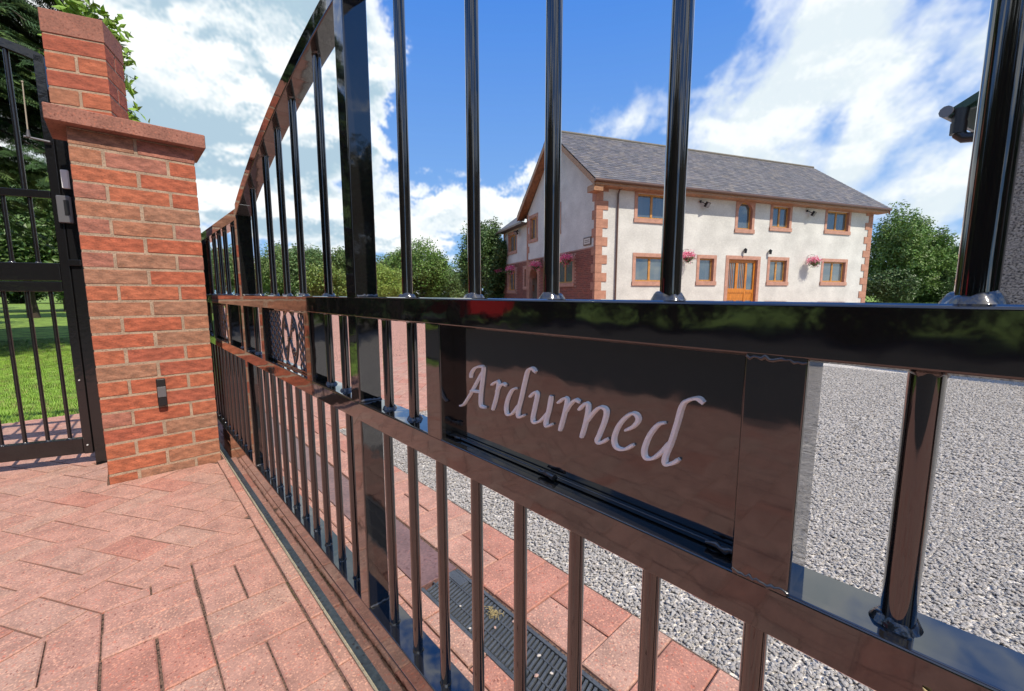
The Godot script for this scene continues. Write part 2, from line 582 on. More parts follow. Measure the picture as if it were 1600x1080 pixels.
# pavers in view become parts of the paving, the rest is one mesh
func lay(parent: Node, list: Array, most: int, uneven := 0.0018) -> void:
	var ranked := []
	for p in list:
		var c := centre(p)
		var seen := in_view(Vector3(c.x, 0, c.y), 90.0)
		ranked.append([(0.0 if seen else 1000.0) + c.length(), p])
	ranked.sort_custom(func(a, b): return a[0] < b[0])
	var rest := {}
	for k in ranked.size():
		var p: PackedVector2Array = ranked[k][1]
		var tone := rng.randi() % 5
		if rng.randf() < 0.45:
			tone = rng.randi() % 2
		var top := rng.randf_range(-uneven, uneven * 0.6)
		if k < most and ranked[k][0] < 1000.0:
			var c := centre(p)
			var local := PackedVector2Array()
			for q in p:
				local.push_back(q - c)
			var mb := MB.new()
			mb.slab(local, -0.035, 0.0, 0.0032)
			var o := obj("paver", mb.mesh(M.pavers[tone]), parent)
			o.transform = Transform3D(Basis.from_euler(Vector3(rng.randf_range(-0.006, 0.006), 0, rng.randf_range(-0.006, 0.006))), Vector3(c.x, top, c.y))
		else:
			if not rest.has(tone):
				rest[tone] = MB.new()
			rest[tone].slab(p, -0.03, top, 0.0)
	for tone in rest:
		stuff(obj("far_pavers", rest[tone].mesh(M.pavers[tone]), parent))

func build_ground() -> void:
	var mb := MB.new()
	mb.quad(Vector3(-500, -0.06, -500), Vector3(500, -0.06, -500), Vector3(500, -0.06, 500), Vector3(-500, -0.06, 500), Vector3.UP)
	structure(obj("ground", mb.mesh(M.grass)))
	# street behind the camera, which the gate mirrors
	mb = MB.new()
	mb.box(Vector3(-9.5, -0.2, 2.6), Vector3(60, -0.03, 10.8))
	mb.box(Vector3(-17, -0.2, 6.4), Vector3(-9.5, -0.031, 8.6))
	structure(obj("road", mb.mesh(M.asphalt)))
	# paving on the street side
	var paving := Node3D.new()
	put(paving, "paving"); structure(paving)
	mb = MB.new()
	mb.quad(Vector3(-4.55, -0.0085, -0.364), Vector3(5, -0.0085, -0.364), Vector3(5, -0.0085, 2.6), Vector3(-4.55, -0.0085, 2.6), Vector3.UP)
	obj("joint_sand", mb.mesh(M.joint), paving)
	var pier := rect(-2.952, -2.712, -0.352, 0.115)
	var post := oriented(Vector2(-3.12, 0.142), Vector2(0.03, 0.03), deg_to_rad(-20))
	var cut := PackedVector2Array([Vector2(-1.845, -0.318), Vector2(-1.715, -0.098), Vector2(-1.62, 0.10), Vector2(-1.44, 0.62), Vector2(-1.2, 2.6)])
	var zone_far := PackedVector2Array([Vector2(-4.55, -0.318)])
	zone_far.append_array(cut)
	zone_far.push_back(Vector2(-4.55, 2.6))
	var zone_near := PackedVector2Array([Vector2(5, 2.6), Vector2(5, -0.318)])
	zone_near.append_array(cut)
	var list := minus(clipped(herringbone(Vector2(-1.83, 0.25), deg_to_rad(-32.5), 0.1035, 22), zone_far), pier)
	list = minus(list, post)
	# basket weave near the gate: pairs of pavers turned by turns
	var weave := []
	for i in range(-3, 32):
		for j in range(0, 14):
			var bx := -1.61 + 0.2145 * i
			var bz := -0.3165 + 0.2130 * j
			for k in 2:
				var q: PackedVector2Array
				if posmod(i + j, 2) == 0:
					q = rect(bx + 0.002, bx + 0.2125, bz + 0.1065 * k + 0.002, bz + 0.1065 * (k + 1) - rng.randf_range(0.001, 0.0055))
				else:
					q = rect(bx + 0.1072 * k + 0.0018, bx + 0.1072 * (k + 1) - 0.001, bz + rng.randf_range(0.001, 0.004), bz + 0.2130 - rng.randf_range(0.001, 0.004))
				weave.append(q)
	list.append_array(clipped(weave, zone_near))
	var x := -4.5
	while x < 4.9:
		list.append_array(minus([rect(x + 0.002, x + 0.205, -0.3565, -0.3215)], pier))
		x += 0.2075
	lay(paving, list, 290)
	# courtyard paving: rows beside the drain, basket weave beyond it, then the paved drive
	var yard := Node3D.new()
	put(yard, "courtyard_paving"); structure(yard)
	mb = MB.new()
	mb.quad(Vector3(-9, -0.0085, -0.42), Vector3(5, -0.0085, -0.42), Vector3(5, -0.0085, -0.612), Vector3(-9, -0.0085, -0.612), Vector3.UP)
	mb.quad(Vector3(-9, -0.0085, -0.757), Vector3(5, -0.0085, -0.757), Vector3(5, -0.0085, -1.01), Vector3(-9, -0.0085, -1.01), Vector3.UP)
	mb.quad(Vector3(-5.6, -0.0085, -1.01), Vector3(-2.85, -0.0085, -1.01), Vector3(-2.85, -0.0085, -3.4), Vector3(-5.6, -0.0085, -3.4), Vector3.UP)
	obj("joint_sand", mb.mesh(M.joint), yard)
	list = []
	x = -5.0
	while x < 4.9:
		list.append(rect(x + 0.002, x + 0.205, -0.5500, -0.424))
		list.append(rect(x + 0.105, x + 0.306, -0.6100, -0.5535))
		x += 0.2075
	x = -1.225 - 0.448 * 10
	while x < 4.5:
		list.append(rect(x + 0.002, x + 0.208, -0.8805, -0.764))
		list.append(rect(x + 0.002, x + 0.208, -1.000, -0.8845))
		list.append(rect(x + 0.2105, x + 0.327, -1.000, -0.764))
		list.append(rect(x + 0.330, x + 0.446, -0.998, -0.764))
		x += 0.448
	list.append_array(clipped(herringbone(Vector2(-5, -4), deg_to_rad(45), 0.1035, 40), rect(-5.6, -2.85, -3.4, -1.004)))
	lay(yard, list, 290)
	# gravel yard
	mb = MB.new()
	mb.quad(Vector3(-2.85, -0.022, -1.0), Vector3(14, -0.022, -1.0), Vector3(14, -0.022, -40), Vector3(-2.85, -0.022, -40), Vector3.UP)
	var gravel := obj("gravel_yard", mb.mesh(M.gravel))
	structure(gravel)
	scatter_chippings(gravel)
	mb = MB.new()
	mb.quad(Vector3(-34, -0.024, -1.0), Vector3(-2.85, -0.024, -1.0), Vector3(-2.85, -0.024, -40), Vector3(-34, -0.024, -40), Vector3.UP)
	structure(obj("red_drive", mb.mesh(M.red_gravel)))
	# strip of concrete that carries the gate's track
	mb = MB.new()
	mb.box(Vector3(-9, -0.08, -0.424), Vector3(5, -0.010, -0.3625))
	structure(obj("track_bed", mb.mesh(M.concrete)))
	mb = MB.new()
	mb.box(Vector3(-2.70, -0.08, -0.3623), Vector3(5, -0.002, -0.3575))
	structure(obj("track_edging", mb.mesh(M.pale_edge)))

func stone_mesh(sd: int) -> ArrayMesh:
	var r := RandomNumberGenerator.new()
	r.seed = sd
	var t := (1.0 + sqrt(5.0)) / 2.0
	var p := [Vector3(-1, t, 0), Vector3(1, t, 0), Vector3(-1, -t, 0), Vector3(1, -t, 0), Vector3(0, -1, t), Vector3(0, 1, t), Vector3(0, -1, -t), Vector3(0, 1, -t), Vector3(t, 0, -1), Vector3(t, 0, 1), Vector3(-t, 0, -1), Vector3(-t, 0, 1)]
	for i in 12:
		p[i] = (p[i] as Vector3).normalized() * r.randf_range(0.38, 0.58) * Vector3(1.15, 0.52, 0.9)
	var fcs := [0, 11, 5, 0, 5, 1, 0, 1, 7, 0, 7, 10, 0, 10, 11, 1, 5, 9, 5, 11, 4, 11, 10, 2, 10, 7, 6, 7, 1, 8, 3, 9, 4, 3, 4, 2, 3, 2, 6, 3, 6, 8, 3, 8, 9, 4, 9, 5, 2, 4, 11, 6, 2, 10, 8, 6, 7, 9, 8, 1]
	var mb := MB.new()
	for i in range(0, 60, 3):
		var a: Vector3 = p[fcs[i]]
		var b: Vector3 = p[fcs[i + 1]]
		var c: Vector3 = p[fcs[i + 2]]
		var nn := (b - a).cross(c - a).normalized()
		if nn.dot(a + b + c) < 0:
			nn = -nn
		mb.ftri(a, b, c, nn)
	return mb.mesh(M.stones)

func scatter_chippings(parent: Node) -> void:
	var zones := [[-2.85, 2.2, -1.0, -2.8, 15500.0, 0.0085], [-2.85, 4.5, -2.8, -6.6, 6600.0, 0.0130]]
	var tones := [Color(0.46, 0.45, 0.435), Color(0.52, 0.51, 0.49), Color(0.56, 0.545, 0.52), Color(0.49, 0.48, 0.46), Color(0.62, 0.605, 0.58), Color(0.51, 0.48, 0.445)]
	var sets := [[], [], []]
	for z in zones:
		var num := int((z[1] - z[0]) * (z[2] - z[3]) * z[4])
		for i in num:
			var p := Vector3(rng.randf_range(z[0], z[1]), -0.022, rng.randf_range(z[3], z[2]))
			if not in_view(p, 1200.0):
				continue
			var s: float = z[5] * rng.randf_range(0.6, 1.5)
			p.y += s * rng.randf_range(0.15, 0.40) + 0.003
			var b := Basis.from_euler(Vector3(rng.randf_range(-0.4, 0.4), rng.randf() * TAU, rng.randf_range(-0.4, 0.4))).scaled(Vector3.ONE * s)
			var k := rng.randi() % 6
			if k == 4 and rng.randf() < 0.5:
				k = 1
			sets[i % 3].append([Transform3D(b, p), (tones[k] as Color) * rng.randf_range(0.85, 1.2)])
	for k in 3:
		scatter("chippings", stone_mesh(900 + k), sets[k], parent)

func scatter(called: String, mesh: Mesh, set: Array, parent: Node) -> MultiMeshInstance3D:
	var mm := MultiMesh.new()
	mm.transform_format = MultiMesh.TRANSFORM_3D
	mm.use_colors = true
	mm.mesh = mesh
	mm.instance_count = set.size()
	for i in set.size():
		mm.set_instance_transform(i, set[i][0])
		mm.set_instance_color(i, set[i][1])
	var o := MultiMeshInstance3D.new()
	o.multimesh = mm
	put(o, called, parent)
	stuff(o)
	return o

# ---------------------------------------------------------------- sliding gate
func mirror_x(x: float) -> float:
	return x if x <= -0.35 else -0.70 - x

func top_at(x: float) -> float:                 # upper edge of the top rail
	var m := mirror_x(x)
	if m < -1.99:
		return 1.246
	if m < -0.897:
		var s := m + 1.99
		return 1.262 + 0.4215 * s - 0.1535 * s * s
	var q := (m + 0.35) / 0.547
	return 1.539 + 0.06 * (1.0 - q * q)

func weld_mesh(r_in: float, r_out: float, hgt: float, sd: int) -> ArrayMesh:
	var r := RandomNumberGenerator.new()
	r.seed = sd
	var seg := 30
	var rows := 6
	var ph := r.randf() * TAU
	var lumps := []
	for i in seg:
		lumps.append(r.randf_range(-1, 1))
	var pos := func(i: int, j: int) -> Vector3:
		var t := TAU * i / seg
		var u := float(j) / rows
		var lump: float = (lumps[posmod(i, seg)] + lumps[posmod(i + 1, seg)] + lumps[posmod(i - 1, seg)]) / 3.0
		var wob := 1.0 + 0.16 * sin(t * 3.0 + ph) + 0.30 * lump
		var rad := lerpf(r_in * 0.96, r_in + (r_out - r_in) * wob, u)
		var y := hgt * (pow(1.0 - u, 1.3) * (1.0 + 0.35 * sin(t * 2.0 + ph * 2.0)) + 0.34 * sin(u * PI) * (1.0 + 0.9 * lump + 0.5 * sin(t * 7.0 + ph)))
		return Vector3(cos(t) * rad, y - 0.0004, sin(t) * rad)
	var mb := MB.new()
	var P := []
	var N := []
	for j in rows + 1:
		var pr := []
		var nr := []
		for i in seg:
			pr.append(pos.call(i, j))
			var du: Vector3 = pos.call(i + 1, j) - pos.call(i - 1, j)
			var dv: Vector3 = pos.call(i, mini(j + 1, rows)) - pos.call(i, maxi(j - 1, 0))
			var nn := du.cross(dv).normalized()
			nr.append(nn if nn.y > 0.0 or nn.dot(pr[i]) > 0.0 else -nn)
		P.append(pr); N.append(nr)
	for j in rows:
		for i in seg:
			var k := (i + 1) % seg
			mb.sq(P[j][i], P[j][k], P[j + 1][k], P[j + 1][i], N[j][i], N[j][k], N[j + 1][k], N[j + 1][i])
	return mb.mesh(M.weld)

func ribbon(mb: MB, flat: Array, z0: float, z1: float) -> void:
	# pen stroke through the points of flat (x, y pairs): a broad nib held at an angle, raised from z0 to z1
	var cv := Curve2D.new()
	var pts := []
	for i in range(0, flat.size(), 2):
		pts.append(Vector2(flat[i], flat[i + 1]))
	for i in pts.size():
		var p: Vector2 = pts[i]
		var t := ((pts[mini(i + 1, pts.size() - 1)] as Vector2) - (pts[maxi(i - 1, 0)] as Vector2)) * 0.17
		cv.add_point(p, -t, t)
	cv.bake_interval = 0.0018
	var q := cv.get_baked_points()
	var L := []
	var R := []
	var n := q.size()
	for i in n:
		var d := (q[mini(i + 1, n - 1)] - q[maxi(i - 1, 0)]).normalized()
		var s := Vector2(-d.y, d.x)
		var w := 0.0017 + 0.0021 * absf(sin(d.angle() - deg_to_rad(24)))
		w *= lerpf(0.75, 1.0, smooth(0, 4, minf(i, n - 1 - i)))
		L.append(q[i] + s * w)
		R.append(q[i] - s * w)
	var inset := 0.22
	for i in n - 1:
		var la := Vector3(L[i].x, L[i].y, z0)
		var lb := Vector3(L[i + 1].x, L[i + 1].y, z0)
		var ra := Vector3(R[i].x, R[i].y, z0)
		var rb := Vector3(R[i + 1].x, R[i + 1].y, z0)
		var up := Vector3(0, 0, z1 - z0)
		var lta := la.lerp(ra, inset) + up
		var ltb := lb.lerp(rb, inset) + up
		var rta := ra.lerp(la, inset) + up
		var rtb := rb.lerp(lb, inset) + up
		var sn := (la - ra).normalized()
		mb.quad(lta, ltb, rtb, rta, Vector3(0, 0, 1))
		mb.quad(la, lb, ltb, lta, (sn + Vector3(0, 0, 0.45)).normalized())
		mb.quad(ra, rb, rtb, rta, (-sn + Vector3(0, 0, 0.45)).normalized())
		if i == 0 or i == n - 2:
			var e := (lb - la).normalized() * (-1.0 if i == 0 else 1.0)
			if i == 0:
				mb.quad(la, ra, rta, lta, e)
			else:
				mb.quad(lb, rb, rtb, ltb, e)

func build_gate() -> void:
	var g := thing("sliding_gate", "glossy black steel sliding gate with round bars and a raised silver house name", "gate", Transform3D(Basis.IDENTITY, Vector3(0, 0, 0)))
	var x0 := -3.15
	var x1 := 2.45
	var back := -0.418
	var rails := [["middle_rail", 0.8605, 0.904, 0.0035], ["lower_rail", 0.632, 0.675, 0.003], ["bottom_rail", 0.1330, 0.1844, 0.003], ["bottom_beam", 0.043, 0.1322, 0.004]]
	for r in rails:
		var mb := MB.new()
		mb.box(Vector3(x0, r[1], back if r[0] != "bottom_rail" else -0.425), Vector3(x1, r[2], F), r[3])
		obj(r[0], mb.mesh(M.paint), g)
	# top rail: flat, sweeping up, arched over the middle, and the same again
	var spans := [[-3.15, -1.99], [-1.99, -0.897], [-0.897, 0.197], [0.197, 1.29], [1.29, 2.45]]
	for s in spans:
		var mb := MB.new()
		var steps := 1 if absf(top_at(s[0] + 0.01) - top_at(s[1] - 0.01)) < 0.002 and s[0] != -0.897 else 14
		for i in steps:
			var a := lerpf(s[0], s[1], float(i) / steps)
			var b := lerpf(s[0], s[1], float(i + 1) / steps)
			var eps := 0.0005
			var ya := top_at(clampf(a, s[0] + eps, s[1] - eps))
			var yb := top_at(clampf(b, s[0] + eps, s[1] - eps))
			var dir := Vector3(b - a, yb - ya, 0).normalized()
			var up := Vector3(-dir.y, dir.x, 0)
			var th := 0.043 / dir.x
			var bv := 0.003
			var A := Vector3(a, ya, 0)
			var B := Vector3(b, yb, 0)
			var dn := Vector3(0, -th, 0)
			var fz := Vector3(0, 0, F)
			var kz := Vector3(0, 0, back)
			var by := Vector3(0, -bv, 0)
			var bz := Vector3(0, 0, -bv)
			mb.quad(A + fz + by, B + fz + by, B + fz + dn - by, A + fz + dn - by, Vector3(0, 0, 1))
			mb.quad(A + kz + by, B + kz + by, B + kz + dn - by, A + kz + dn - by, Vector3(0, 0, -1))
			mb.quad(A + fz + bz, B + fz + bz, B + kz - bz, A + kz - bz, up)
			mb.quad(A + dn + fz + bz, B + dn + fz + bz, B + dn + kz - bz, A + dn + kz - bz, -up)
			mb.sq(A + fz + by, B + fz + by, B + fz + bz, A + fz + bz, Vector3(0, 0, 1), Vector3(0, 0, 1), up, up)
			mb.sq(A + kz + by, B + kz + by, B + kz - bz, A + kz - bz, Vector3(0, 0, -1), Vector3(0, 0, -1), up, up)
			mb.sq(A + dn + fz - by, B + dn + fz - by, B + dn + fz + bz, A + dn + fz + bz, Vector3(0, 0, 1), Vector3(0, 0, 1), -up, -up)
			mb.sq(A + dn + kz - by, B + dn + kz - by, B + dn + kz - bz, A + dn + kz - bz, Vector3(0, 0, -1), Vector3(0, 0, -1), -up, -up)
		obj("top_rail", mb.mesh(M.paint), g)
	var posts := [-3.10, -2.008, -0.900, 0.200, 1.308, 2.40]
	for i in posts.size():
		var p: float = posts[i]
		var mb := MB.new()
		mb.box(Vector3(p - 0.0232, 0.1600, back + 0.0015), Vector3(p + 0.0232, top_at(p) - 0.012, F - 0.0012), 0.003)
		var po := obj("post", mb.mesh(M.paint), g)
		for yy in [[0.1844, 0.007], [0.675, 0.007], [0.904, 0.008]]:
			for s in [-1.0, 1.0]:
				var pts := []
				var rr := []
				for k in 12:
					pts.append(Vector3(p + s * 0.0238, yy[0] + 0.001 + rng.randf_range(-0.001, 0.001), lerpf(F - 0.004, back + 0.004, k / 11.0)))
					rr.append(rng.randf_range(0.0025, 0.0055))
				var wb := MB.new()
				wb.tube(pts, rr, 6)
				obj("weld", wb.mesh(M.weld), po)
	# round bars, with their welds
	var welds := []
	for k in 5:
		welds.append(weld_mesh(0.0097, 0.0160, 0.0065, 300 + k))
	var lists := []
	for i in 5:
		var a: float = posts[i]
		var b: float = posts[i + 1]
		for o in [0.20, 0.40, 0.553, 0.706, 0.905]:
			lists.append(["bar", a + (b - a) * o / 1.1, 0.904, 0.0])
		for k in range(1, 11):
			lists.append(["bar", a + (b - a) * k / 11.0, 0.1844, 0.632])
		var scroll := i != 2
		for o in [0.112, 0.212]:
			if i == 1 or i == 3 or i == 2:
				lists.append(["bar", a + o, 0.675, 0.8605])
				lists.append(["bar", b - o, 0.675, 0.8605])
			elif o < 0.15:
				lists.append(["bar", a + 0.15, 0.675, 0.8605])
				lists.append(["bar", b - 0.15, 0.675, 0.8605])
		var off := 0.3165 if i == 2 else (0.305 if (i == 1 or i == 3) else 0.33)
		for u in [a + off, b - off]:
			var mb := MB.new()
			var uu: float = u
			if i == 2:
				uu = -0.5815 if u < -0.35 else -0.0948
			mb.box(Vector3(uu - 0.0218, 0.660, back + 0.0015), Vector3(uu + 0.0218, 0.870, F - 0.0010), 0.0025)
			obj("upright", mb.mesh(M.paint), g)
		if scroll:
			scroll_panel(g, a + off + 0.0225, b - off - 0.0225)
	for l in lists:
		var y1: float = l[3] if l[3] > 0.0 else top_at(l[1]) - 0.040
		var mb := MB.new()
		mb.cyl(Vector3(l[1], l[2] - 0.004, BZ), Vector3(l[1], y1 + 0.006, BZ), 0.0097, 0.0097, 20, false)
		var bar := obj("bar", mb.mesh(M.paint), g)
		var size := 0.72 if l[2] < 0.3 else (0.9 if l[2] < 0.8 else 1.0)
		obj("weld", welds[rng.randi() % 5], bar, Transform3D(Basis(Vector3.UP, rng.randf() * TAU).scaled(Vector3(size, 1.0, size)), Vector3(l[1], l[2], BZ)))
		var slope := 0.0
		if l[3] == 0.0:
			slope = atan2(top_at(l[1] + 0.01) - top_at(l[1] - 0.01), 0.02)
			y1 = top_at(l[1]) - 0.043 / cos(slope)
		obj("weld", welds[rng.randi() % 5], bar, Transform3D(Basis(Vector3(0, 0, 1), slope + PI) * Basis(Vector3.UP, rng.randf() * TAU).scaled(Vector3(0.72, 0.8, 0.72)), Vector3(l[1], y1, BZ)))
	# name plate
	var mb := MB.new()
	mb.box(Vector3(-0.5595, 0.672, -0.398), Vector3(-0.1170, 0.8625, -0.392))
	var plate := obj("name_plate", mb.mesh(M.paint), g)
	mb = MB.new()
	mb.box(Vector3(-0.5590, 0.6755, -0.3915), Vector3(-0.1175, 0.6815, -0.3845), 0.0015)
	obj("bead", mb.mesh(M.paint), plate)
	for t in [[-0.548, 0.678, -0.384], [-0.345, 0.6805, -0.383], [-0.131, 0.680, -0.383], [-0.552, 0.70, -0.390]]:
		var pts := []
		var rr := []
		for k in 7:
			pts.append(Vector3(t[0] + (k - 3) * 0.0045, t[1] + rng.randf_range(-0.0012, 0.0012), t[2] + rng.randf_range(-0.0015, 0.0015)))
			rr.append(rng.randf_range(0.0018, 0.0045))
		var tacks := MB.new()
		tacks.tube(pts, rr, 6)
		obj("weld", tacks.mesh(M.weld), plate)
	# ragged weld runs along the right-hand upright of the plate
	for run in [[-0.1150, -0.0740, 0.8600], [-0.1150, -0.0740, 0.6755]]:
		var pts := []
		var rr := []
		for k in 16:
			pts.append(Vector3(lerpf(run[0], run[1], k / 15.0), run[2] + rng.randf_range(-0.0016, 0.0016), F - 0.0012))
			rr.append(rng.randf_range(0.0008, 0.0026))
		var tacks := MB.new()
		tacks.tube(pts, rr, 6)
		obj("weld", tacks.mesh(M.weld), plate)
	var letters := {
		"letter_a": [[-0.5417,0.7301,-0.5323,0.7337,-0.5161,0.7513,-0.5004,0.7717,-0.4826,0.7943],[-0.5120,0.7808,-0.5101,0.7879,-0.5022,0.7965,-0.4916,0.8005,-0.4792,0.8021],[-0.4796,0.8020,-0.4832,0.7811,-0.4876,0.7564,-0.4870,0.7410,-0.4755,0.7400],[-0.5115,0.7598,-0.4880,0.7617]],
		"letter_r": [[-0.4624,0.7770,-0.4538,0.7825,-0.4470,0.7830,-0.4513,0.7629,-0.4600,0.7400],[-0.4509,0.7687,-0.4444,0.7781,-0.4370,0.7826,-0.4300,0.7812]],
		"letter_d": [[-0.4086,0.7808,-0.4179,0.7768,-0.4272,0.7623,-0.4308,0.7478,-0.4272,0.7397,-0.4172,0.7439,-0.4051,0.7579],[-0.3719,0.8083,-0.3792,0.8123,-0.3871,0.8085,-0.3929,0.7924,-0.3994,0.7699,-0.4058,0.7493,-0.4040,0.7413,-0.3926,0.7467]],
		"letter_u": [[-0.3836,0.7735,-0.3748,0.7809,-0.3701,0.7787,-0.3737,0.7630,-0.3779,0.7456,-0.3744,0.7400,-0.3629,0.7461,-0.3490,0.7611],[-0.3452,0.7820,-0.3490,0.7633,-0.3541,0.7463,-0.3522,0.7405,-0.3423,0.7456]],
		"letter_r2": [[-0.3345,0.7747,-0.3249,0.7820,-0.3197,0.7806,-0.3239,0.7619,-0.3305,0.7401],[-0.3229,0.7643,-0.3155,0.7756,-0.3070,0.7834,-0.3000,0.7822]],
		"letter_n": [[-0.3016,0.7727,-0.2929,0.7815,-0.2879,0.7800,-0.2909,0.7607,-0.2969,0.7398],[-0.2908,0.7596,-0.2804,0.7737,-0.2711,0.7817,-0.2632,0.7800,-0.2644,0.7687,-0.2709,0.7510,-0.2742,0.7423,-0.2698,0.7400,-0.2594,0.7478]],
		"letter_e": [[-0.2381,0.7626,-0.2289,0.7691,-0.2231,0.7780,-0.2264,0.7833,-0.2345,0.7807,-0.2458,0.7674,-0.2518,0.7508,-0.2488,0.7410,-0.2387,0.7410,-0.2269,0.7497]],
		"letter_d2": [[-0.1926,0.7816,-0.2007,0.7776,-0.2097,0.7644,-0.2149,0.7481,-0.2131,0.7396,-0.2057,0.7402,-0.1966,0.7492,-0.1872,0.7630],[-0.1562,0.8087,-0.1625,0.8120,-0.1713,0.8086,-0.1769,0.8021,-0.1811,0.7839,-0.1863,0.7632,-0.1918,0.7455,-0.1902,0.7390,-0.1831,0.7423,-0.1767,0.7485]],
	}
	for key in letters:
		mb = MB.new()
		var k := 0
		for s in letters[key]:
			ribbon(mb, s, -0.3921, -0.3882 + 0.00035 * k)
			k += 1
		obj("letter", mb.mesh(M.silver), plate)
	# dry seed husk stuck to the rail
	mb = MB.new()
	mb.tube([Vector3(0.0045, 0.6545, F + 0.001), Vector3(0.007, 0.6525, F + 0.0025), Vector3(0.0105, 0.6500, F + 0.001)], [0.0004, 0.0021, 0.0004], 8, 0.5)
	tag(obj("seed_husk", mb.mesh(M.straw)), "tiny dry brown seed husk stuck to the black lower rail", "seed")

func scroll_panel(g: Node, a: float, b: float) -> void:
	var mb := MB.new()
	var w := b - a
	var y0 := 0.675
	var y1 := 0.8605
	var cy := (y0 + y1) * 0.5
	var cx := (a + b) * 0.5
	var z := -0.389
	for side in [-1.0, 1.0]:
		for k in 5:
			var x: float = cx + side * (w * 0.5 - 0.012 - k * 0.026)
			for ph in [0.0, PI]:
				var pts := []
				var rr := []
				for i in 29:
					var t := i / 28.0
					pts.append(Vector3(x + sin(t * TAU * 3.0 + ph + k * PI * 0.5) * 0.0125, lerpf(y0, y1, t), z))
					rr.append(0.0026)
				mb.tube(pts, rr, 6)
	var oval := []
	var ro := []
	for i in 33:
		var t := TAU * i / 32.0
		oval.append(Vector3(cx + cos(t) * 0.078, cy + sin(t) * 0.089, z))
		ro.append(0.0042)
	mb.tube(oval, ro, 6)
	for sx in [-1.0, 1.0]:
		for sy in [-1.0, 1.0]:
			var pts := []
			var rr := []
			for i in 26:
				var t := i / 25.0
				var r := lerpf(0.016, 0.003, t)
				var an := t * TAU * 1.3
				pts.append(Vector3(cx + sx * (0.036 - cos(an) * r * -1.0 * 1.1), cy + sy * (0.036 + sin(an) * r), z))
				rr.append(0.0036)
			mb.tube(pts, rr, 6)
			var st := []
			var sr := []
			for i in 12:
				var t := i / 11.0
				st.append(Vector3(cx + sx * (0.004 + 0.045 * t * t), cy + sy * (0.006 + 0.082 * t - 0.03 * sin(t * PI)), z))
				sr.append(0.0038)
			mb.tube(st, sr, 6)
	for dy in [-0.006, 0.0, 0.006]:
		mb.cyl(Vector3(cx, cy + dy - 0.002, z), Vector3(cx, cy + dy + 0.002, z), 0.008, 0.008, 10)
	for y in [y0 + 0.004, y1 - 0.004]:
		mb.box(Vector3(a, y - 0.003, z - 0.004), Vector3(b, y + 0.003, z + 0.004), 0.001)
	obj("scroll_panel", mb.mesh(M.paint), g)

# ---------------------------------------------------------------- brick pier
func brick_mesh(sx: float, sy: float, sz: float, sd: int) -> ArrayMesh:
	var mb := MB.new()
	mb.box(Vector3(-sx, -sy, -sz) * 0.5, Vector3(sx, sy, sz) * 0.5, 0.0025)
	var r := RandomNumberGenerator.new()
	r.seed = sd
	for i in mb.v.size():
		mb.v[i] += mb.v[i].sign() * 0.0
	return mb.mesh()

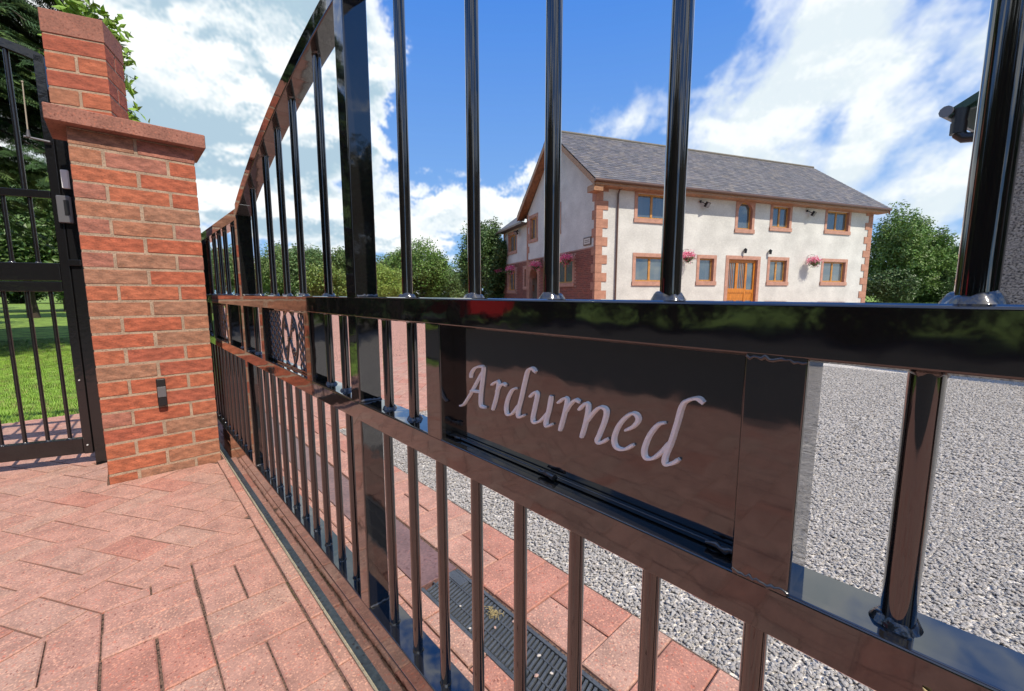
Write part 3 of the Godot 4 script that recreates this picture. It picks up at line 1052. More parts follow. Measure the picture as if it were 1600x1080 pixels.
func build_pier() -> void:
	var p := thing("brick_pier", "red brick gate pier with stone cap and a narrow turned pillar on top", "pier", Transform3D(Basis.IDENTITY, Vector3(-2.84, 0, -0.117)))
	var inv := Transform3D(Basis.IDENTITY, Vector3(2.84, 0, 0.117))
	# body: two bricks wide (z -0.3395 .. 0.106), one brick deep (x -2.94 .. -2.72)
	var zl := 0.106
	var zr := -0.3395
	var xf_ := -2.72
	var mb := MB.new()
	mb.box(Vector3(-2.937, -0.1, zr + 0.0025), Vector3(xf_ - 0.0022, 1.632, zl - 0.0025))
	obj("mortar", mb.mesh(M.mortar), p, inv)
	var full := brick_mesh(0.215, 0.0655, 0.2165, 1)
	var half := brick_mesh(0.2155, 0.0655, 0.1035, 2)
	var long := brick_mesh(0.1025, 0.0655, 0.2165, 3)
	var ch := 0.0757
	# tones as the photograph shows them, course by course from under the cap
	var tones := [[3, 5], [4, 5, 0], [1, 0], [5, 1, 0], [4, 3], [5, 4, 5], [0, 0], [5, 3, 5], [3, 0], [1, 1, 0], [4, 3], [4, 0, 4], [0, 3], [1, 2, 1], [3, 2], [1, 0, 1], [0, 2], [5, 0, 1], [2, 3], [1, 1, 1], [1, 4], [1, 3, 4]]
	for k in 22:
		var y := 1.632 - ch * (k + 0.5)
		var row: Array = tones[k]
		var spots := []
		if k % 2 == 0:
			spots = [[zl - 0.1083, long, row[0]], [zr + 0.1083, long, row[1]]]
		else:
			spots = [[zl - 0.0518, half, row[0]], [(zl + zr) * 0.5, long, row[1]], [zr + 0.0518, half, row[2]]]
		for s in spots:
			var jit := Vector3(rng.randf_range(-0.0012, 0.0012), rng.randf_range(-0.001, 0.001), 0)
			var depth_c := xf_ - 0.1078 if s[1] == half else xf_ - 0.0513
			obj("brick", s[1], p, inv * Transform3D(Basis.from_euler(Vector3(rng.randf_range(-0.008, 0.008), rng.randf_range(-0.004, 0.004), 0)), Vector3(depth_c, y, s[0]) + jit), M.bricks[s[2]])
		# the back half of the course
		if k % 2 == 0:
			for zz in [zl - 0.1083, zr + 0.1083]:
				obj("brick", long, p, inv * Transform3D(Basis.IDENTITY, Vector3(-2.889, y, zz)), M.bricks[rng.randi() % 6])
		else:
			obj("brick", long, p, inv * Transform3D(Basis.IDENTITY, Vector3(-2.889, y, (zl + zr) * 0.5)), M.bricks[rng.randi() % 6])
	# cap stone
	mb = MB.new()
	mb.box(Vector3(-2.995, 1.634, zr - 0.045), Vector3(-2.672, 1.700, zl + 0.060), 0.004)
	obj("cap_stone", mb.mesh(M.cap), p, inv)
	# narrow pillar above, turned like the side gate
	var az := deg_to_rad(18.0)
	var bx := Vector3(sin(az), 0, -cos(az))          # left to right along its front
	var bn := Vector3(cos(az), 0, sin(az))
	var corner := Vector3(-2.875, 0, 0.152)
	var pf := Transform3D(Basis(bx, Vector3.UP, bn), corner)
	mb = MB.new()
	mb.box(Vector3(0.003, 1.698, -0.212), Vector3(0.2095, 2.06, -0.0025))
	obj("mortar", mb.mesh(M.mortar), p, inv * pf)
	var bl := brick_mesh(0.212, 0.0655, 0.1015, 5)
	var bh := brick_mesh(0.1005, 0.0655, 0.216, 6)
	var pt := [[2, 2, 2], [1, 1, 1], [2, 2, 3], [4, 1, 3], [0, 2, 1]]
	for k in 5:
		var y := 2.0555 - 0.0745 * (k + 0.5)
		if k % 2 == 0:
			obj("brick", bl, p, inv * pf * Transform3D(Basis.IDENTITY, Vector3(0.106, y, -0.0508)), M.bricks[pt[k][0]])
			obj("brick", bl, p, inv * pf * Transform3D(Basis.IDENTITY, Vector3(0.106, y, -0.1652)), M.bricks[pt[k][1]])
		else:
			obj("brick", bh, p, inv * pf * Transform3D(Basis.IDENTITY, Vector3(0.0503, y, -0.108)), M.bricks[pt[k][0]])
			obj("brick", bh, p, inv * pf * Transform3D(Basis.IDENTITY, Vector3(0.1617, y, -0.108)), M.bricks[pt[k][1]])
	mb = MB.new()
	mb.box(Vector3(-0.002, 2.0575, -0.218), Vector3(0.214, 2.155, 0.002), 0.003)
	obj("coping", mb.mesh(M.cap), p, inv * pf)
	# small unlit wall light on the pier
	var l := thing("wall_light", "small black up and down light on the brick pier", "light", Transform3D(Basis.IDENTITY, Vector3(-2.718, 0.42, -0.1185)))
	mb = MB.new()
	mb.box(Vector3(0.0, -0.069, -0.018), Vector3(0.030, 0.069, 0.018), 0.004)
	obj("housing", mb.mesh(M.black_metal), l)
	mb = MB.new()
	mb.box(Vector3(0.030, -0.022, -0.0165), Vector3(0.0335, 0.030, 0.0165), 0.001)
	obj("band", mb.mesh(M.grey_metal), l)

# ---------------------------------------------------------------- side gate
func build_side_gate() -> void:
	var az := deg_to_rad(20.0)
	var b := Basis(Vector3(sin(az), 0, -cos(az)), Vector3.UP, Vector3(cos(az), 0, sin(az)))
	var g := thing("side_gate", "black steel pedestrian gate with slim bars between brick pier and lawn", "gate", Transform3D(b, Vector3(-3.10, 0, 0.12)))
	var mb := MB.new()
	mb.box(Vector3(-0.048, -0.03, -0.05), Vector3(0.0, 1.90, -0.002), 0.003)
	obj("post", mb.mesh(M.satin), g)
	var left := -1.10
	for s in [[-0.091, -0.0525], [left, left + 0.039]]:
		mb = MB.new()
		mb.box(Vector3(s[0], 0.060, -0.043), Vector3(s[1], 2.046, -0.003), 0.003)
		obj("stile", mb.mesh(M.satin), g)
	for r in [["bottom_rail", 0.062, 0.146], ["middle_rail", 0.976, 1.064], ["middle_rail", 0.921, 0.9715], ["upper_rail", 1.380, 1.417]]:
		mb = MB.new()
		mb.box(Vector3(left + 0.039, r[1], -0.042), Vector3(-0.0915, r[2], -0.004), 0.003)
		obj(r[0], mb.mesh(M.satin), g)
	mb = MB.new()
	var prev := Vector3.ZERO
	var n := 16
	var tops := func(x: float) -> float: return 2.048 + 0.17 * (1.0 - pow(absf(x + 0.576) / 0.524, 2.0)) * 0.62
	for i in n:
		var xa := lerpf(-0.0525, left, float(i) / n)
		var xb := lerpf(-0.0525, left, float(i + 1) / n)
		var ya: float = tops.call(xa)
		var yb: float = tops.call(xb)
		var up := Vector3(yb - ya, xa - xb, 0).normalized()
		if up.y < 0:
			up = -up
		mb.quad(Vector3(xa, ya, -0.003), Vector3(xb, yb, -0.003), Vector3(xb, yb - 0.04, -0.003), Vector3(xa, ya - 0.04, -0.003), Vector3(0, 0, 1))
		mb.quad(Vector3(xa, ya, -0.043), Vector3(xb, yb, -0.043), Vector3(xb, yb - 0.04, -0.043), Vector3(xa, ya - 0.04, -0.043), Vector3(0, 0, -1))
		mb.quad(Vector3(xa, ya, -0.003), Vector3(xb, yb, -0.003), Vector3(xb, yb, -0.043), Vector3(xa, ya, -0.043), up)
		mb.quad(Vector3(xa, ya - 0.04, -0.003), Vector3(xb, yb - 0.04, -0.003), Vector3(xb, yb - 0.04, -0.043), Vector3(xa, ya - 0.04, -0.043), -up)
	obj("top_rail", mb.mesh(M.satin), g)
	var tack := weld_mesh(0.009, 0.013, 0.005, 410)
	for k in 11:
		var x := -0.147 - k * 0.0868
		if x < left + 0.05:
			break
		mb = MB.new()
		mb.cyl(Vector3(x, 0.14, -0.023), Vector3(x, 0.925, -0.023), 0.0085, 0.0085, 12, false)
		var o := obj("bar", mb.mesh(M.satin), g)
		obj("weld", tack, o, Transform3D(Basis.IDENTITY, Vector3(x, 0.146, -0.023)))
	for k in 10:
		var x := -0.178 - k * 0.095
		if x < left + 0.05:
			break
		mb = MB.new()
		mb.cyl(Vector3(x, 1.060, -0.023), Vector3(x, 1.385, -0.023), 0.0085, 0.0085, 12, false)
		var o := obj("bar", mb.mesh(M.satin), g)
		obj("weld", tack, o, Transform3D(Basis.IDENTITY, Vector3(x, 1.064, -0.023)))
	for k in 7:
		var x := -0.192 - k * 0.14
		if x < left + 0.05:
			break
		mb = MB.new()
		mb.cyl(Vector3(x, 1.412, -0.023), Vector3(x, float(tops.call(x)) - 0.035, -0.023), 0.0105, 0.0105, 12, false)
		obj("bar", mb.mesh(M.satin), g)
	mb = MB.new()
	mb.box(Vector3(-0.064, 1.262, -0.001), Vector3(-0.012, 1.394, 0.022), 0.004)
	var lock := obj("lock_box", mb.mesh(M.grey_metal), g)
	mb = MB.new()
	mb.box(Vector3(-0.034, 1.300, 0.022), Vector3(-0.014, 1.372, 0.026), 0.001)
	obj("keeper", mb.mesh(M.black_metal), lock)
	mb = MB.new()
	mb.box(Vector3(-0.038, 1.430, -0.001), Vector3(-0.010, 1.520, 0.014), 0.003)
	obj("reader", mb.mesh(M.white_plastic), g)
	mb = MB.new()
	mb.box(Vector3(-0.052, 1.052, -0.001), Vector3(-0.004, 1.082, 0.012), 0.002)
	obj("hinge", mb.mesh(M.satin), g)
	for yb in [0.108, 0.46]:
		mb = MB.new()
		mb.cyl(Vector3(-0.072, yb, -0.003), Vector3(-0.072, yb, 0.002), 0.004, 0.003, 8)
		obj("rivet", mb.mesh(M.white_plastic), g)
	# slim receiver rod held out from the post
	var a := thing("receiver_aerial", "thin pale metal rod on a bracket at the side gate post", "aerial", Transform3D(b, Vector3(-3.10, 0, 0.12)))
	mb = MB.new()
	mb.tube([Vector3(-0.060, 1.645, 0.010), Vector3(-0.10, 1.650, 0.016), Vector3(-0.148, 1.657, 0.02)], [0.0055, 0.0055, 0.005], 8)
	obj("bracket", mb.mesh(M.grey_metal), a)
	mb = MB.new()
	mb.cyl(Vector3(-0.132, 1.655, 0.02), Vector3(-0.1315, 1.690, 0.02), 0.009, 0.0035, 12)
	obj("foot", mb.mesh(M.grey_metal), a)
	mb = MB.new()
	mb.tube([Vector3(-0.1315, 1.688, 0.02), Vector3(-0.130, 1.80, 0.02), Vector3(-0.128, 1.902, 0.02)], [0.0030, 0.0027, 0.0024], 8)
	mb.cyl(Vector3(-0.128, 1.902, 0.02), Vector3(-0.128, 1.908, 0.02), 0.0045, 0.0045, 10)
	obj("rod", mb.mesh(M.brass), a)

# ---------------------------------------------------------------- drain
func build_drain() -> void:
	var d := thing("drain_grating", "dark grey slotted drain grating set between the courtyard pavers", "drain")
	var xa := -1.078
	var xb := 1.6
	var mb := MB.new()
	mb.box(Vector3(xa, -0.08, -0.757), Vector3(xb, -0.05, -0.612))
	obj("channel", mb.mesh(M.channel), d)
	for z in [[-0.757, -0.745], [-0.6245, -0.6125], [-0.7115, -0.7065], [-0.6635, -0.6585]]:
		mb = MB.new()
		mb.box(Vector3(xa, -0.050, z[0]), Vector3(xb, -0.005, z[1]), 0.0015)
		obj("rail", mb.mesh(M.grate), d)
	mb = MB.new()
	mb.box(Vector3(xa, -0.012, -0.7445), Vector3(xa + 0.075, -0.0045, -0.7120), 0.001)
	obj("end_pad", mb.mesh(M.grate), d)
	mb = MB.new()
	mb.box(Vector3(-0.0042, -0.03, -0.0605), Vector3(0.0042, -0.0065, 0.0605), 0.0016)
	var slat := mb.mesh(M.grate)
	for k in 200:
		var x := xa + 0.008 + k * 0.0134
		if x > xb - 0.005:
			break
		obj("slat", slat, d, Transform3D(Basis(Vector3.UP, 0.22), Vector3(x, 0, -0.685)))
	mb = MB.new()
	mb.box(Vector3(-8.9, -0.03, -0.756), Vector3(xa - 0.004, -0.004, -0.6135), 0.002)
	tag(obj("drain_cover", mb.mesh(M.plate_steel)), "long flat brown steel cover plate continuing the drain grating", "cover")
	for p in [[-0.885, -0.70, 0.012], [-0.862, -0.668, 0.010], [-0.80, -0.682, 0.009], [-0.955, -0.632, 0.011], [-0.93, -0.66, 0.008], [-0.655, -0.705, 0.011], [-0.62, -0.66, 0.012], [-0.60, -0.69, 0.009], [-0.845, -0.63, 0.008], [-0.78, -0.735, 0.010]]:
		var o := obj("pebble", stone_mesh(950 + int(p[2] * 1000)), self, Transform3D(Basis(Vector3.UP, rng.randf() * TAU).scaled(Vector3.ONE * p[2]), Vector3(p[0], -0.002, p[1])))
		var pm := mat(Color(0.52, 0.48, 0.44) if rng.randf() < 0.6 else Color(0.45, 0.30, 0.25), 0.8)
		o.material_override = pm
		tag(o, "small pale pebble lying on the dark drain grating", "pebble", "pebbles on the drain grating")
	var wisps := MB.new()
	for k in 70:
		var c := Vector3(-0.845, -0.004, -0.715) + Vector3(rng.randfn(0, 0.013), rng.randf() * 0.004, rng.randfn(0, 0.008))
		var dir := Vector3(rng.randfn(0, 1), rng.randfn(0, 0.3), rng.randfn(0, 1)).normalized() * 0.006
		wisps.tube([c - dir, c + Vector3(0, 0.002, 0), c + dir], [0.0006, 0.0009, 0.0005], 4)
	tag(obj("dry_tuft", wisps.mesh(M.straw)), "little clump of dry yellow moss caught on the drain grating", "moss")
	# moss in the wide joint of the street paving
	var moss := MB.new()
	for k in 160:
		var x := rng.randf_range(-1.40, -1.27)
		var c := Vector3(x, -0.013, -0.3175 + rng.randfn(0, 0.0035))
		var dir := Vector3(rng.randfn(0, 1), 1.0, rng.randfn(0, 1)).normalized() * 0.009
		moss.tube([c, c + dir * 0.6, c + dir], [0.0011, 0.0010, 0.0003], 4)
	stuff(tag(obj("joint_moss", moss.mesh(M.moss)), "green moss growing in the open joint beside the gate", "moss"))

# ---------------------------------------------------------------- house
# a flat wall in the plane z = 0 facing +z, with openings [x0, x1, y0, y1] and reveals of the given depth
func holed(mb: MB, x0: float, x1: float, y0: float, y1: float, holes: Array, depth: float) -> void:
	var xs := [x0, x1]
	var ys := [y0, y1]
	for h in holes:
		for k in [h[0], h[1]]:
			if k > x0 and k < x1: xs.append(k)
		for k in [h[2], h[3]]:
			if k > y0 and k < y1: ys.append(k)
	xs.sort(); ys.sort()
	for i in xs.size() - 1:
		for j in ys.size() - 1:
			var cx: float = (xs[i] + xs[i + 1]) * 0.5
			var cy: float = (ys[j] + ys[j + 1]) * 0.5
			if xs[i + 1] - xs[i] < 0.0001 or ys[j + 1] - ys[j] < 0.0001:
				continue
			var open := false
			for h in holes:
				if cx > h[0] and cx < h[1] and cy > h[2] and cy < h[3]:
					open = true
			if not open:
				mb.quad(Vector3(xs[i], ys[j], 0), Vector3(xs[i + 1], ys[j], 0), Vector3(xs[i + 1], ys[j + 1], 0), Vector3(xs[i], ys[j + 1], 0), Vector3(0, 0, 1))
	for h in holes:
		mb.quad(Vector3(h[0], h[2], 0), Vector3(h[0], h[3], 0), Vector3(h[0], h[3], -depth), Vector3(h[0], h[2], -depth), Vector3(1, 0, 0))
		mb.quad(Vector3(h[1], h[2], 0), Vector3(h[1], h[3], 0), Vector3(h[1], h[3], -depth), Vector3(h[1], h[2], -depth), Vector3(-1, 0, 0))
		mb.quad(Vector3(h[0], h[3], 0), Vector3(h[1], h[3], 0), Vector3(h[1], h[3], -depth), Vector3(h[0], h[3], -depth), Vector3(0, -1, 0))
		mb.quad(Vector3(h[0], h[2], 0), Vector3(h[1], h[2], 0), Vector3(h[1], h[2], -depth), Vector3(h[0], h[2], -depth), Vector3(0, 1, 0))

# outer edges of the stone surround; returns nothing, hangs everything on the house
func window(house: Node, xf: Transform3D, x0: float, x1: float, y0: float, y1: float, leaves := 2, arch := false, curtain := 0.25) -> void:
	var t := 0.15
	var sill := 0.17
	var ix0 := x0 + t
	var ix1 := x1 - t
	var iy0 := y0 + sill
	var iy1 := y1 - t
	var mb := MB.new()
	mb.box(Vector3(x0, iy1, 0.001), Vector3(x1, y1, 0.025), 0.004)
	mb.box(Vector3(x0, iy0, 0.002), Vector3(ix0, iy1 - 0.001, 0.023), 0.004)
	mb.box(Vector3(ix1, iy0, 0.002), Vector3(x1, iy1 - 0.001, 0.023), 0.004)
	mb.box(Vector3(x0 - 0.02, y0, 0.001), Vector3(x1 + 0.02, iy0 - 0.001, 0.055), 0.006)
	for q in [[ix0 - 0.004, ix0 + 0.004], [ix1 - 0.004, ix1 + 0.004]]:
		mb.box(Vector3(q[0], iy0, -0.16), Vector3(q[1], iy1, 0.001))
	mb.box(Vector3(ix0, iy0 - 0.002, -0.16), Vector3(ix1, iy0 + 0.006, 0.001))
	if arch:
		var r := (ix1 - ix0) * 0.5
		var cx := (ix0 + ix1) * 0.5
		var cy := iy1 - r
		for i in 12:
			var a0 := PI * i / 12.0
			var a1 := PI * (i + 1) / 12.0
			var p0 := Vector3(cx + cos(a0) * r, cy + sin(a0) * r, 0.02)
			var p1 := Vector3(cx + cos(a1) * r, cy + sin(a1) * r, 0.02)
			var k0 := Vector3(p0.x, iy1, 0.02)
			var k1 := Vector3(p1.x, iy1, 0.02)
			mb.quad(p0, p1, k1, k0, Vector3(0, 0, 1))
			var nn := Vector3(cx - (p0.x + p1.x) * 0.5, cy - (p0.y + p1.y) * 0.5, 0).normalized()
			mb.quad(p0, p1, p1 - Vector3(0, 0, 0.17), p0 - Vector3(0, 0, 0.17), nn)
	var w := obj("window", mb.mesh(M.surround), house, xf)
	# timber frame
	mb = MB.new()
	var f := 0.065
	var z0 := -0.150
	var z1 := -0.095
	mb.box(Vector3(ix0, iy0, z0), Vector3(ix0 + f, iy1, z1), 0.006)
	mb.box(Vector3(ix1 - f, iy0, z0), Vector3(ix1, iy1, z1), 0.006)
	mb.box(Vector3(ix0 + f, iy0, z0), Vector3(ix1 - f, iy0 + f, z1 - 0.001), 0.006)
	mb.box(Vector3(ix0 + f, iy1 - f, z0), Vector3(ix1 - f, iy1, z1 - 0.001), 0.006)
	for k in range(1, leaves):
		var mx := lerpf(ix0, ix1, float(k) / leaves)
		mb.box(Vector3(mx - f * 0.8, iy0 + f, z0), Vector3(mx + f * 0.8, iy1 - f, z1 - 0.002), 0.006)
	obj("frame", mb.mesh(M.oak), w)
	for k in leaves:
		var a := lerpf(ix0, ix1, float(k) / leaves) + (f if k == 0 else f * 0.8)
		var b := lerpf(ix0, ix1, float(k + 1) / leaves) - (f if k == leaves - 1 else f * 0.8)
		mb = MB.new()
		mb.quad(Vector3(a, iy0 + f, -0.122), Vector3(b, iy0 + f, -0.122), Vector3(b, iy1 - f, -0.122), Vector3(a, iy1 - f, -0.122), Vector3(0, 0, 1))
		obj("pane", mb.mesh(M.pane), w)
	mb = MB.new()
	mb.box(Vector3(ix0 - 0.3, iy0 - 0.3, -1.3), Vector3(ix1 + 0.3, iy1 + 0.2, -1.25))
	obj("room", mb.mesh(M.room), w)
	if curtain > 0.0:
		for s in 2:
			mb = MB.new()
			var span := (ix1 - ix0) * curtain
			var n := 7
			for i in n:
				var xa := (ix0 + span * i / n) if s == 0 else (ix1 - span * i / n)
				var xb := (ix0 + span * (i + 1) / n) if s == 0 else (ix1 - span * (i + 1) / n)
				var za := -0.26 - (0.04 if i % 2 == 0 else 0.0)
				var zb := -0.26 - (0.04 if i % 2 == 1 else 0.0)
				mb.quad(Vector3(xa, iy0 - 0.05, za), Vector3(xb, iy0 - 0.05, zb), Vector3(xb, iy1 + 0.05, zb), Vector3(xa, iy1 + 0.05, za), Vector3(0, 0, 1))
			obj("curtain", mb.mesh(M.curtain), w)

func build_house() -> void:
	var az := deg_to_rad(23.5)
	var hb := Basis(Vector3(sin(az), 0, -cos(az)), Vector3.UP, Vector3(cos(az), 0, sin(az)))
	var hx := Transform3D(hb, Vector3(-9.904, 0, -13.681))
	var h := thing("house", "two storey cream house with slate roof, sandstone corners and brown windows", "house", hx)
	var LEN := 16.0
	var DEP := 7.2
	var EAVE := 5.12
	var RIDGE := 8.16
	# front wall
	var wins := [[1.70, 3.48, 3.74, 5.02, 2, false], [6.93, 8.05, 3.58, 5.06, 1, true], [8.98, 10.34, 3.76, 5.02, 2, false], [12.55, 14.38, 3.80, 5.04, 2, false],
		[1.70, 3.48, 1.24, 2.55, 2, false], [4.94, 6.02, 1.28, 2.57, 1, false], [9.02, 10.38, 1.30, 2.60, 2, false], [12.57, 14.44, 1.32, 2.62, 2, false]]
	var holes := []
	for w in wins:
		holes.append([w[0] + 0.15, w[1] - 0.15, w[2] + 0.17, w[3] - 0.15])
	holes.append([6.72, 8.41, 0.0, 2.43])
	var mb := MB.new()
	holed(mb, 0.0, LEN, 0.0, EAVE + 0.05, holes, 0.16)
	obj("front_wall", mb.mesh(M.render), h)
	for w in wins:
		window(h, Transform3D.IDENTITY, w[0], w[1], w[2], w[3], w[4], w[5], 0.0 if w[5] else rng.randf_range(0.15, 0.32))
	# door with side light
	mb = MB.new()
	mb.box(Vector3(6.54, 2.43, 0.001), Vector3(8.58, 2.59, 0.025), 0.004)
	mb.box(Vector3(6.54, 0.0, 0.002), Vector3(6.72, 2.429, 0.023), 0.004)
	mb.box(Vector3(8.41, 0.0, 0.002), Vector3(8.58, 2.429, 0.023), 0.004)
	mb.box(Vector3(8.405, 0.0, -0.16), Vector3(8.414, 2.43, 0.0))
	var door := obj("door", mb.mesh(M.surround), h)
	mb = MB.new()
	for q in [[6.72, 6.84, 0.0, 2.43], [7.80, 7.92, 0.0, 2.43], [8.30, 8.41, 0.0, 2.43]]:
		mb.box(Vector3(q[0], q[2], -0.15), Vector3(q[1], q[3], -0.09), 0.006)
	for q in [[6.84, 7.80, 0.95, 1.15], [6.84, 7.80, 2.28, 2.43], [6.84, 7.80, 0.0, 0.2], [7.92, 8.30, 0.95, 1.1], [7.92, 8.30, 2.3, 2.43], [7.92, 8.30, 0.0, 0.2]]:
		mb.box(Vector3(q[0], q[2], -0.15), Vector3(q[1], q[3], -0.092), 0.006)
	mb.box(Vector3(7.24, 1.15, -0.148), Vector3(7.40, 2.28, -0.093), 0.004)
	mb.box(Vector3(6.84, 0.2, -0.142), Vector3(7.80, 0.95, -0.112), 0.004)
	mb.box(Vector3(7.92, 0.2, -0.142), Vector3(8.30, 0.95, -0.112), 0.004)
	for q in [6.92, 7.02, 7.12, 7.52, 7.62, 7.72]:
		mb.box(Vector3(q - 0.008, 1.15, -0.13), Vector3(q + 0.008, 2.28, -0.112))
	obj("leaf", mb.mesh(M.oak_door), door)
	for q in [[6.84, 7.24], [7.40, 7.80], [7.92, 8.30]]:
		mb = MB.new()
		mb.quad(Vector3(q[0], 1.1, -0.128), Vector3(q[1], 1.1, -0.128), Vector3(q[1], 2.3, -0.128), Vector3(q[0], 2.3, -0.128), Vector3(0, 0, 1))
		obj("pane", mb.mesh(M.pane), door)
	mb = MB.new()
	mb.box(Vector3(6.6, 0.0, -1.3), Vector3(8.5, 2.6, -1.25))
	obj("room", mb.mesh(M.room), door)
	# gable wall: x' runs from the back (negative) to the front corner (0)
	var gx := Transform3D(Basis(Vector3(0, 0, 1), Vector3.UP, Vector3(-1, 0, 0)), Vector3.ZERO)
	var gw := [[-6.93, -5.73, 3.60, 5.02, 2], [-4.4, -3.07, 3.62, 5.02, 2], [-3.85, -1.72, 1.22, 2.54, 2]]
	holes = []
	for w in gw:
		holes.append([w[0] + 0.15, w[1] - 0.15, w[2] + 0.17, w[3] - 0.15])
	holes.append([-6.82, -5.72, 0.0, 2.30])
	var up_h := []
	var low_h := []
	for q in holes:
		if q[2] > 2.6: up_h.append(q)
		else: low_h.append(q)
	mb = MB.new()
	holed(mb, -DEP, 0.0, 2.75, EAVE, up_h, 0.16)
	mb.ftri(Vector3(-DEP, EAVE, 0), Vector3(0, EAVE, 0), Vector3(-DEP * 0.5, RIDGE - 0.12, 0), Vector3(0, 0, 1))
	obj("gable_wall", mb.mesh(M.render), h, gx)
	mb = MB.new()
	holed(mb, -DEP, 0.0, 0.0, 2.75, low_h, 0.16)
	var gbw := obj("gable_brickwork", mb.mesh(M.house_brick_mortar), h, gx)
	brick_skin(gbw, -DEP, 0.0, low_h)
	for w in gw:
		window(h, gx, w[0], w[1], w[2], w[3], w[4], false, 0.22)
	# arched porch recess in the brick
	mb = MB.new()
	mb.box(Vector3(-7.04, 0.0, 0.002), Vector3(-6.82, 2.62, 0.03), 0.004)
	mb.box(Vector3(-5.72, 0.0, 0.002), Vector3(-5.5, 2.62, 0.03), 0.004)
	mb.box(Vector3(-6.82, 2.30, 0.003), Vector3(-5.72, 2.62, 0.031), 0.004)
	for i in 12:
		var a0 := PI * i / 12.0
		var a1 := PI * (i + 1) / 12.0
		var p0 := Vector3(-6.27 + cos(a0) * 0.55, 1.75 + sin(a0) * 0.55, 0.028)
		var p1 := Vector3(-6.27 + cos(a1) * 0.55, 1.75 + sin(a1) * 0.55, 0.028)
		mb.quad(p0, p1, Vector3(p1.x, 2.31, 0.028), Vector3(p0.x, 2.31, 0.028), Vector3(0, 0, 1))
		mb.quad(p0, p1, p1 - Vector3(0, 0, 0.4), p0 - Vector3(0, 0, 0.4), (Vector3(-6.27, 1.75, 0.028) - p0).normalized())
	var porch := obj("porch", mb.mesh(M.sandstone), h, gx)
	mb = MB.new()
	mb.box(Vector3(-6.9, 0, -0.9), Vector3(-5.6, 2.4, -0.85))
	obj("door", mb.mesh(M.oak), porch)
	# side and back walls
	mb = MB.new()
	mb.quad(Vector3(LEN, 0, 0), Vector3(LEN, 0, -DEP), Vector3(LEN, EAVE, -DEP), Vector3(LEN, EAVE, 0), Vector3(1, 0, 0))
	mb.ftri(Vector3(LEN, EAVE, 0), Vector3(LEN, EAVE, -DEP), Vector3(LEN, RIDGE - 0.1, -DEP * 0.5), Vector3(1, 0, 0))
	mb.quad(Vector3(0, 0, -DEP), Vector3(LEN, 0, -DEP), Vector3(LEN, EAVE, -DEP), Vector3(0, EAVE, -DEP), Vector3(0, 0, -1))
	obj("back_wall", mb.mesh(M.render), h)
	# corner stones
	for k in 15:
		var big := k % 2 == 0
		var y := 0.02 + k * 0.342
		mb = MB.new()
		var wf := 0.50 if big else 0.27
		var wg := 0.13 if big else 0.30
		mb.box(Vector3(-0.03, y, -wg), Vector3(wf, y + 0.336, 0.03), 0.006)
		obj("quoin", mb.mesh(M.sandstone), h)
		mb = MB.new()
		mb.box(Vector3(LEN - wf, y, -wg), Vector3(LEN + 0.03, y + 0.336, 0.03), 0.006)
		obj("quoin", mb.mesh(M.sandstone), h)
		mb = MB.new()
		mb.box(Vector3(-0.03, y, -DEP - 0.03), Vector3(wg, y + 0.336, -DEP + wg), 0.006)
		obj("quoin", mb.mesh(M.sandstone), h)
	# roof
	roof(h, -0.42, LEN + 0.42, 0.52, -DEP - 0.52, EAVE, RIDGE)
	# downpipe and gutter
	mb = MB.new()
	mb.tube([Vector3(0.90, 0.0, 0.07), Vector3(0.90, 4.75, 0.07), Vector3(0.93, 4.9, 0.12), Vector3(1.05, 5.0, 0.42), Vector3(1.07, 5.06, 0.50)], [0.035, 0.035, 0.035, 0.035, 0.035], 8)
	obj("downpipe", mb.mesh(M.gutter), h)
	# wing beyond the gable
	var wg_h := [[-10.75, -9.15, 3.30, 4.62, 2], [-10.9, -9.3, 0.95, 2.42, 2], [-8.05, -7.45, 1.15, 2.42, 1]]
	var up2 := []
	var low2 := []
	for w in wg_h:
		var q := [w[0] + 0.15, w[1] - 0.15, w[2] + 0.17, w[3] - 0.15]
		if q[2] > 2.6: up2.append(q)
		else: low2.append(q)
	var wx := gx * Transform3D(Basis.IDENTITY, Vector3(0, 0, -0.12))
	mb = MB.new()
	holed(mb, -11.6, -DEP, 2.77, 4.85, up2, 0.16)
	mb.quad(Vector3(-11.6, 0, 0), Vector3(-11.6, 0, -5), Vector3(-11.6, 4.85, -5), Vector3(-11.6, 4.85, 0), Vector3(-1, 0, 0))
	obj("wing_wall", mb.mesh(M.render), h, wx)
	mb = MB.new()
	holed(mb, -11.6, -DEP, 0.0, 2.77, low2, 0.16)
	var wbw := obj("wing_brickwork", mb.mesh(M.house_brick_mortar), h, wx)
	brick_skin(wbw, -11.6, -DEP, low2)
	for w in wg_h:
		window(h, wx, w[0], w[1], w[2], w[3], w[4], false, 0.2)
	mb = MB.new()
	for s in [0]:
		mb.quad(Vector3(-11.95, 4.80, 0.45), Vector3(-DEP - 0.05, 4.80, 0.45), Vector3(-DEP - 0.05, 6.4, -1.7), Vector3(-11.95, 6.4, -1.7), Vector3(0, 0.8, 0.6))
		mb.quad(Vector3(-11.95, 4.80, 0.45), Vector3(-DEP - 0.05, 4.80, 0.45), Vector3(-DEP - 0.05, 4.72, 0.0), Vector3(-11.95, 4.72, 0.0), Vector3(0, -1, 0))
	mb.colored = false
	var wr := obj("wing_roof", mb.mesh(mat(Color(0.15, 0.15, 0.16), 0.6, T.stone, Vector3.ONE)), h, wx)
	mb = MB.new()
	mb.box(Vector3(-11.95, 4.70, 0.42), Vector3(-DEP - 0.06, 4.82, 0.46), 0.005)
	obj("fascia", mb.mesh(M.gutter), wr)
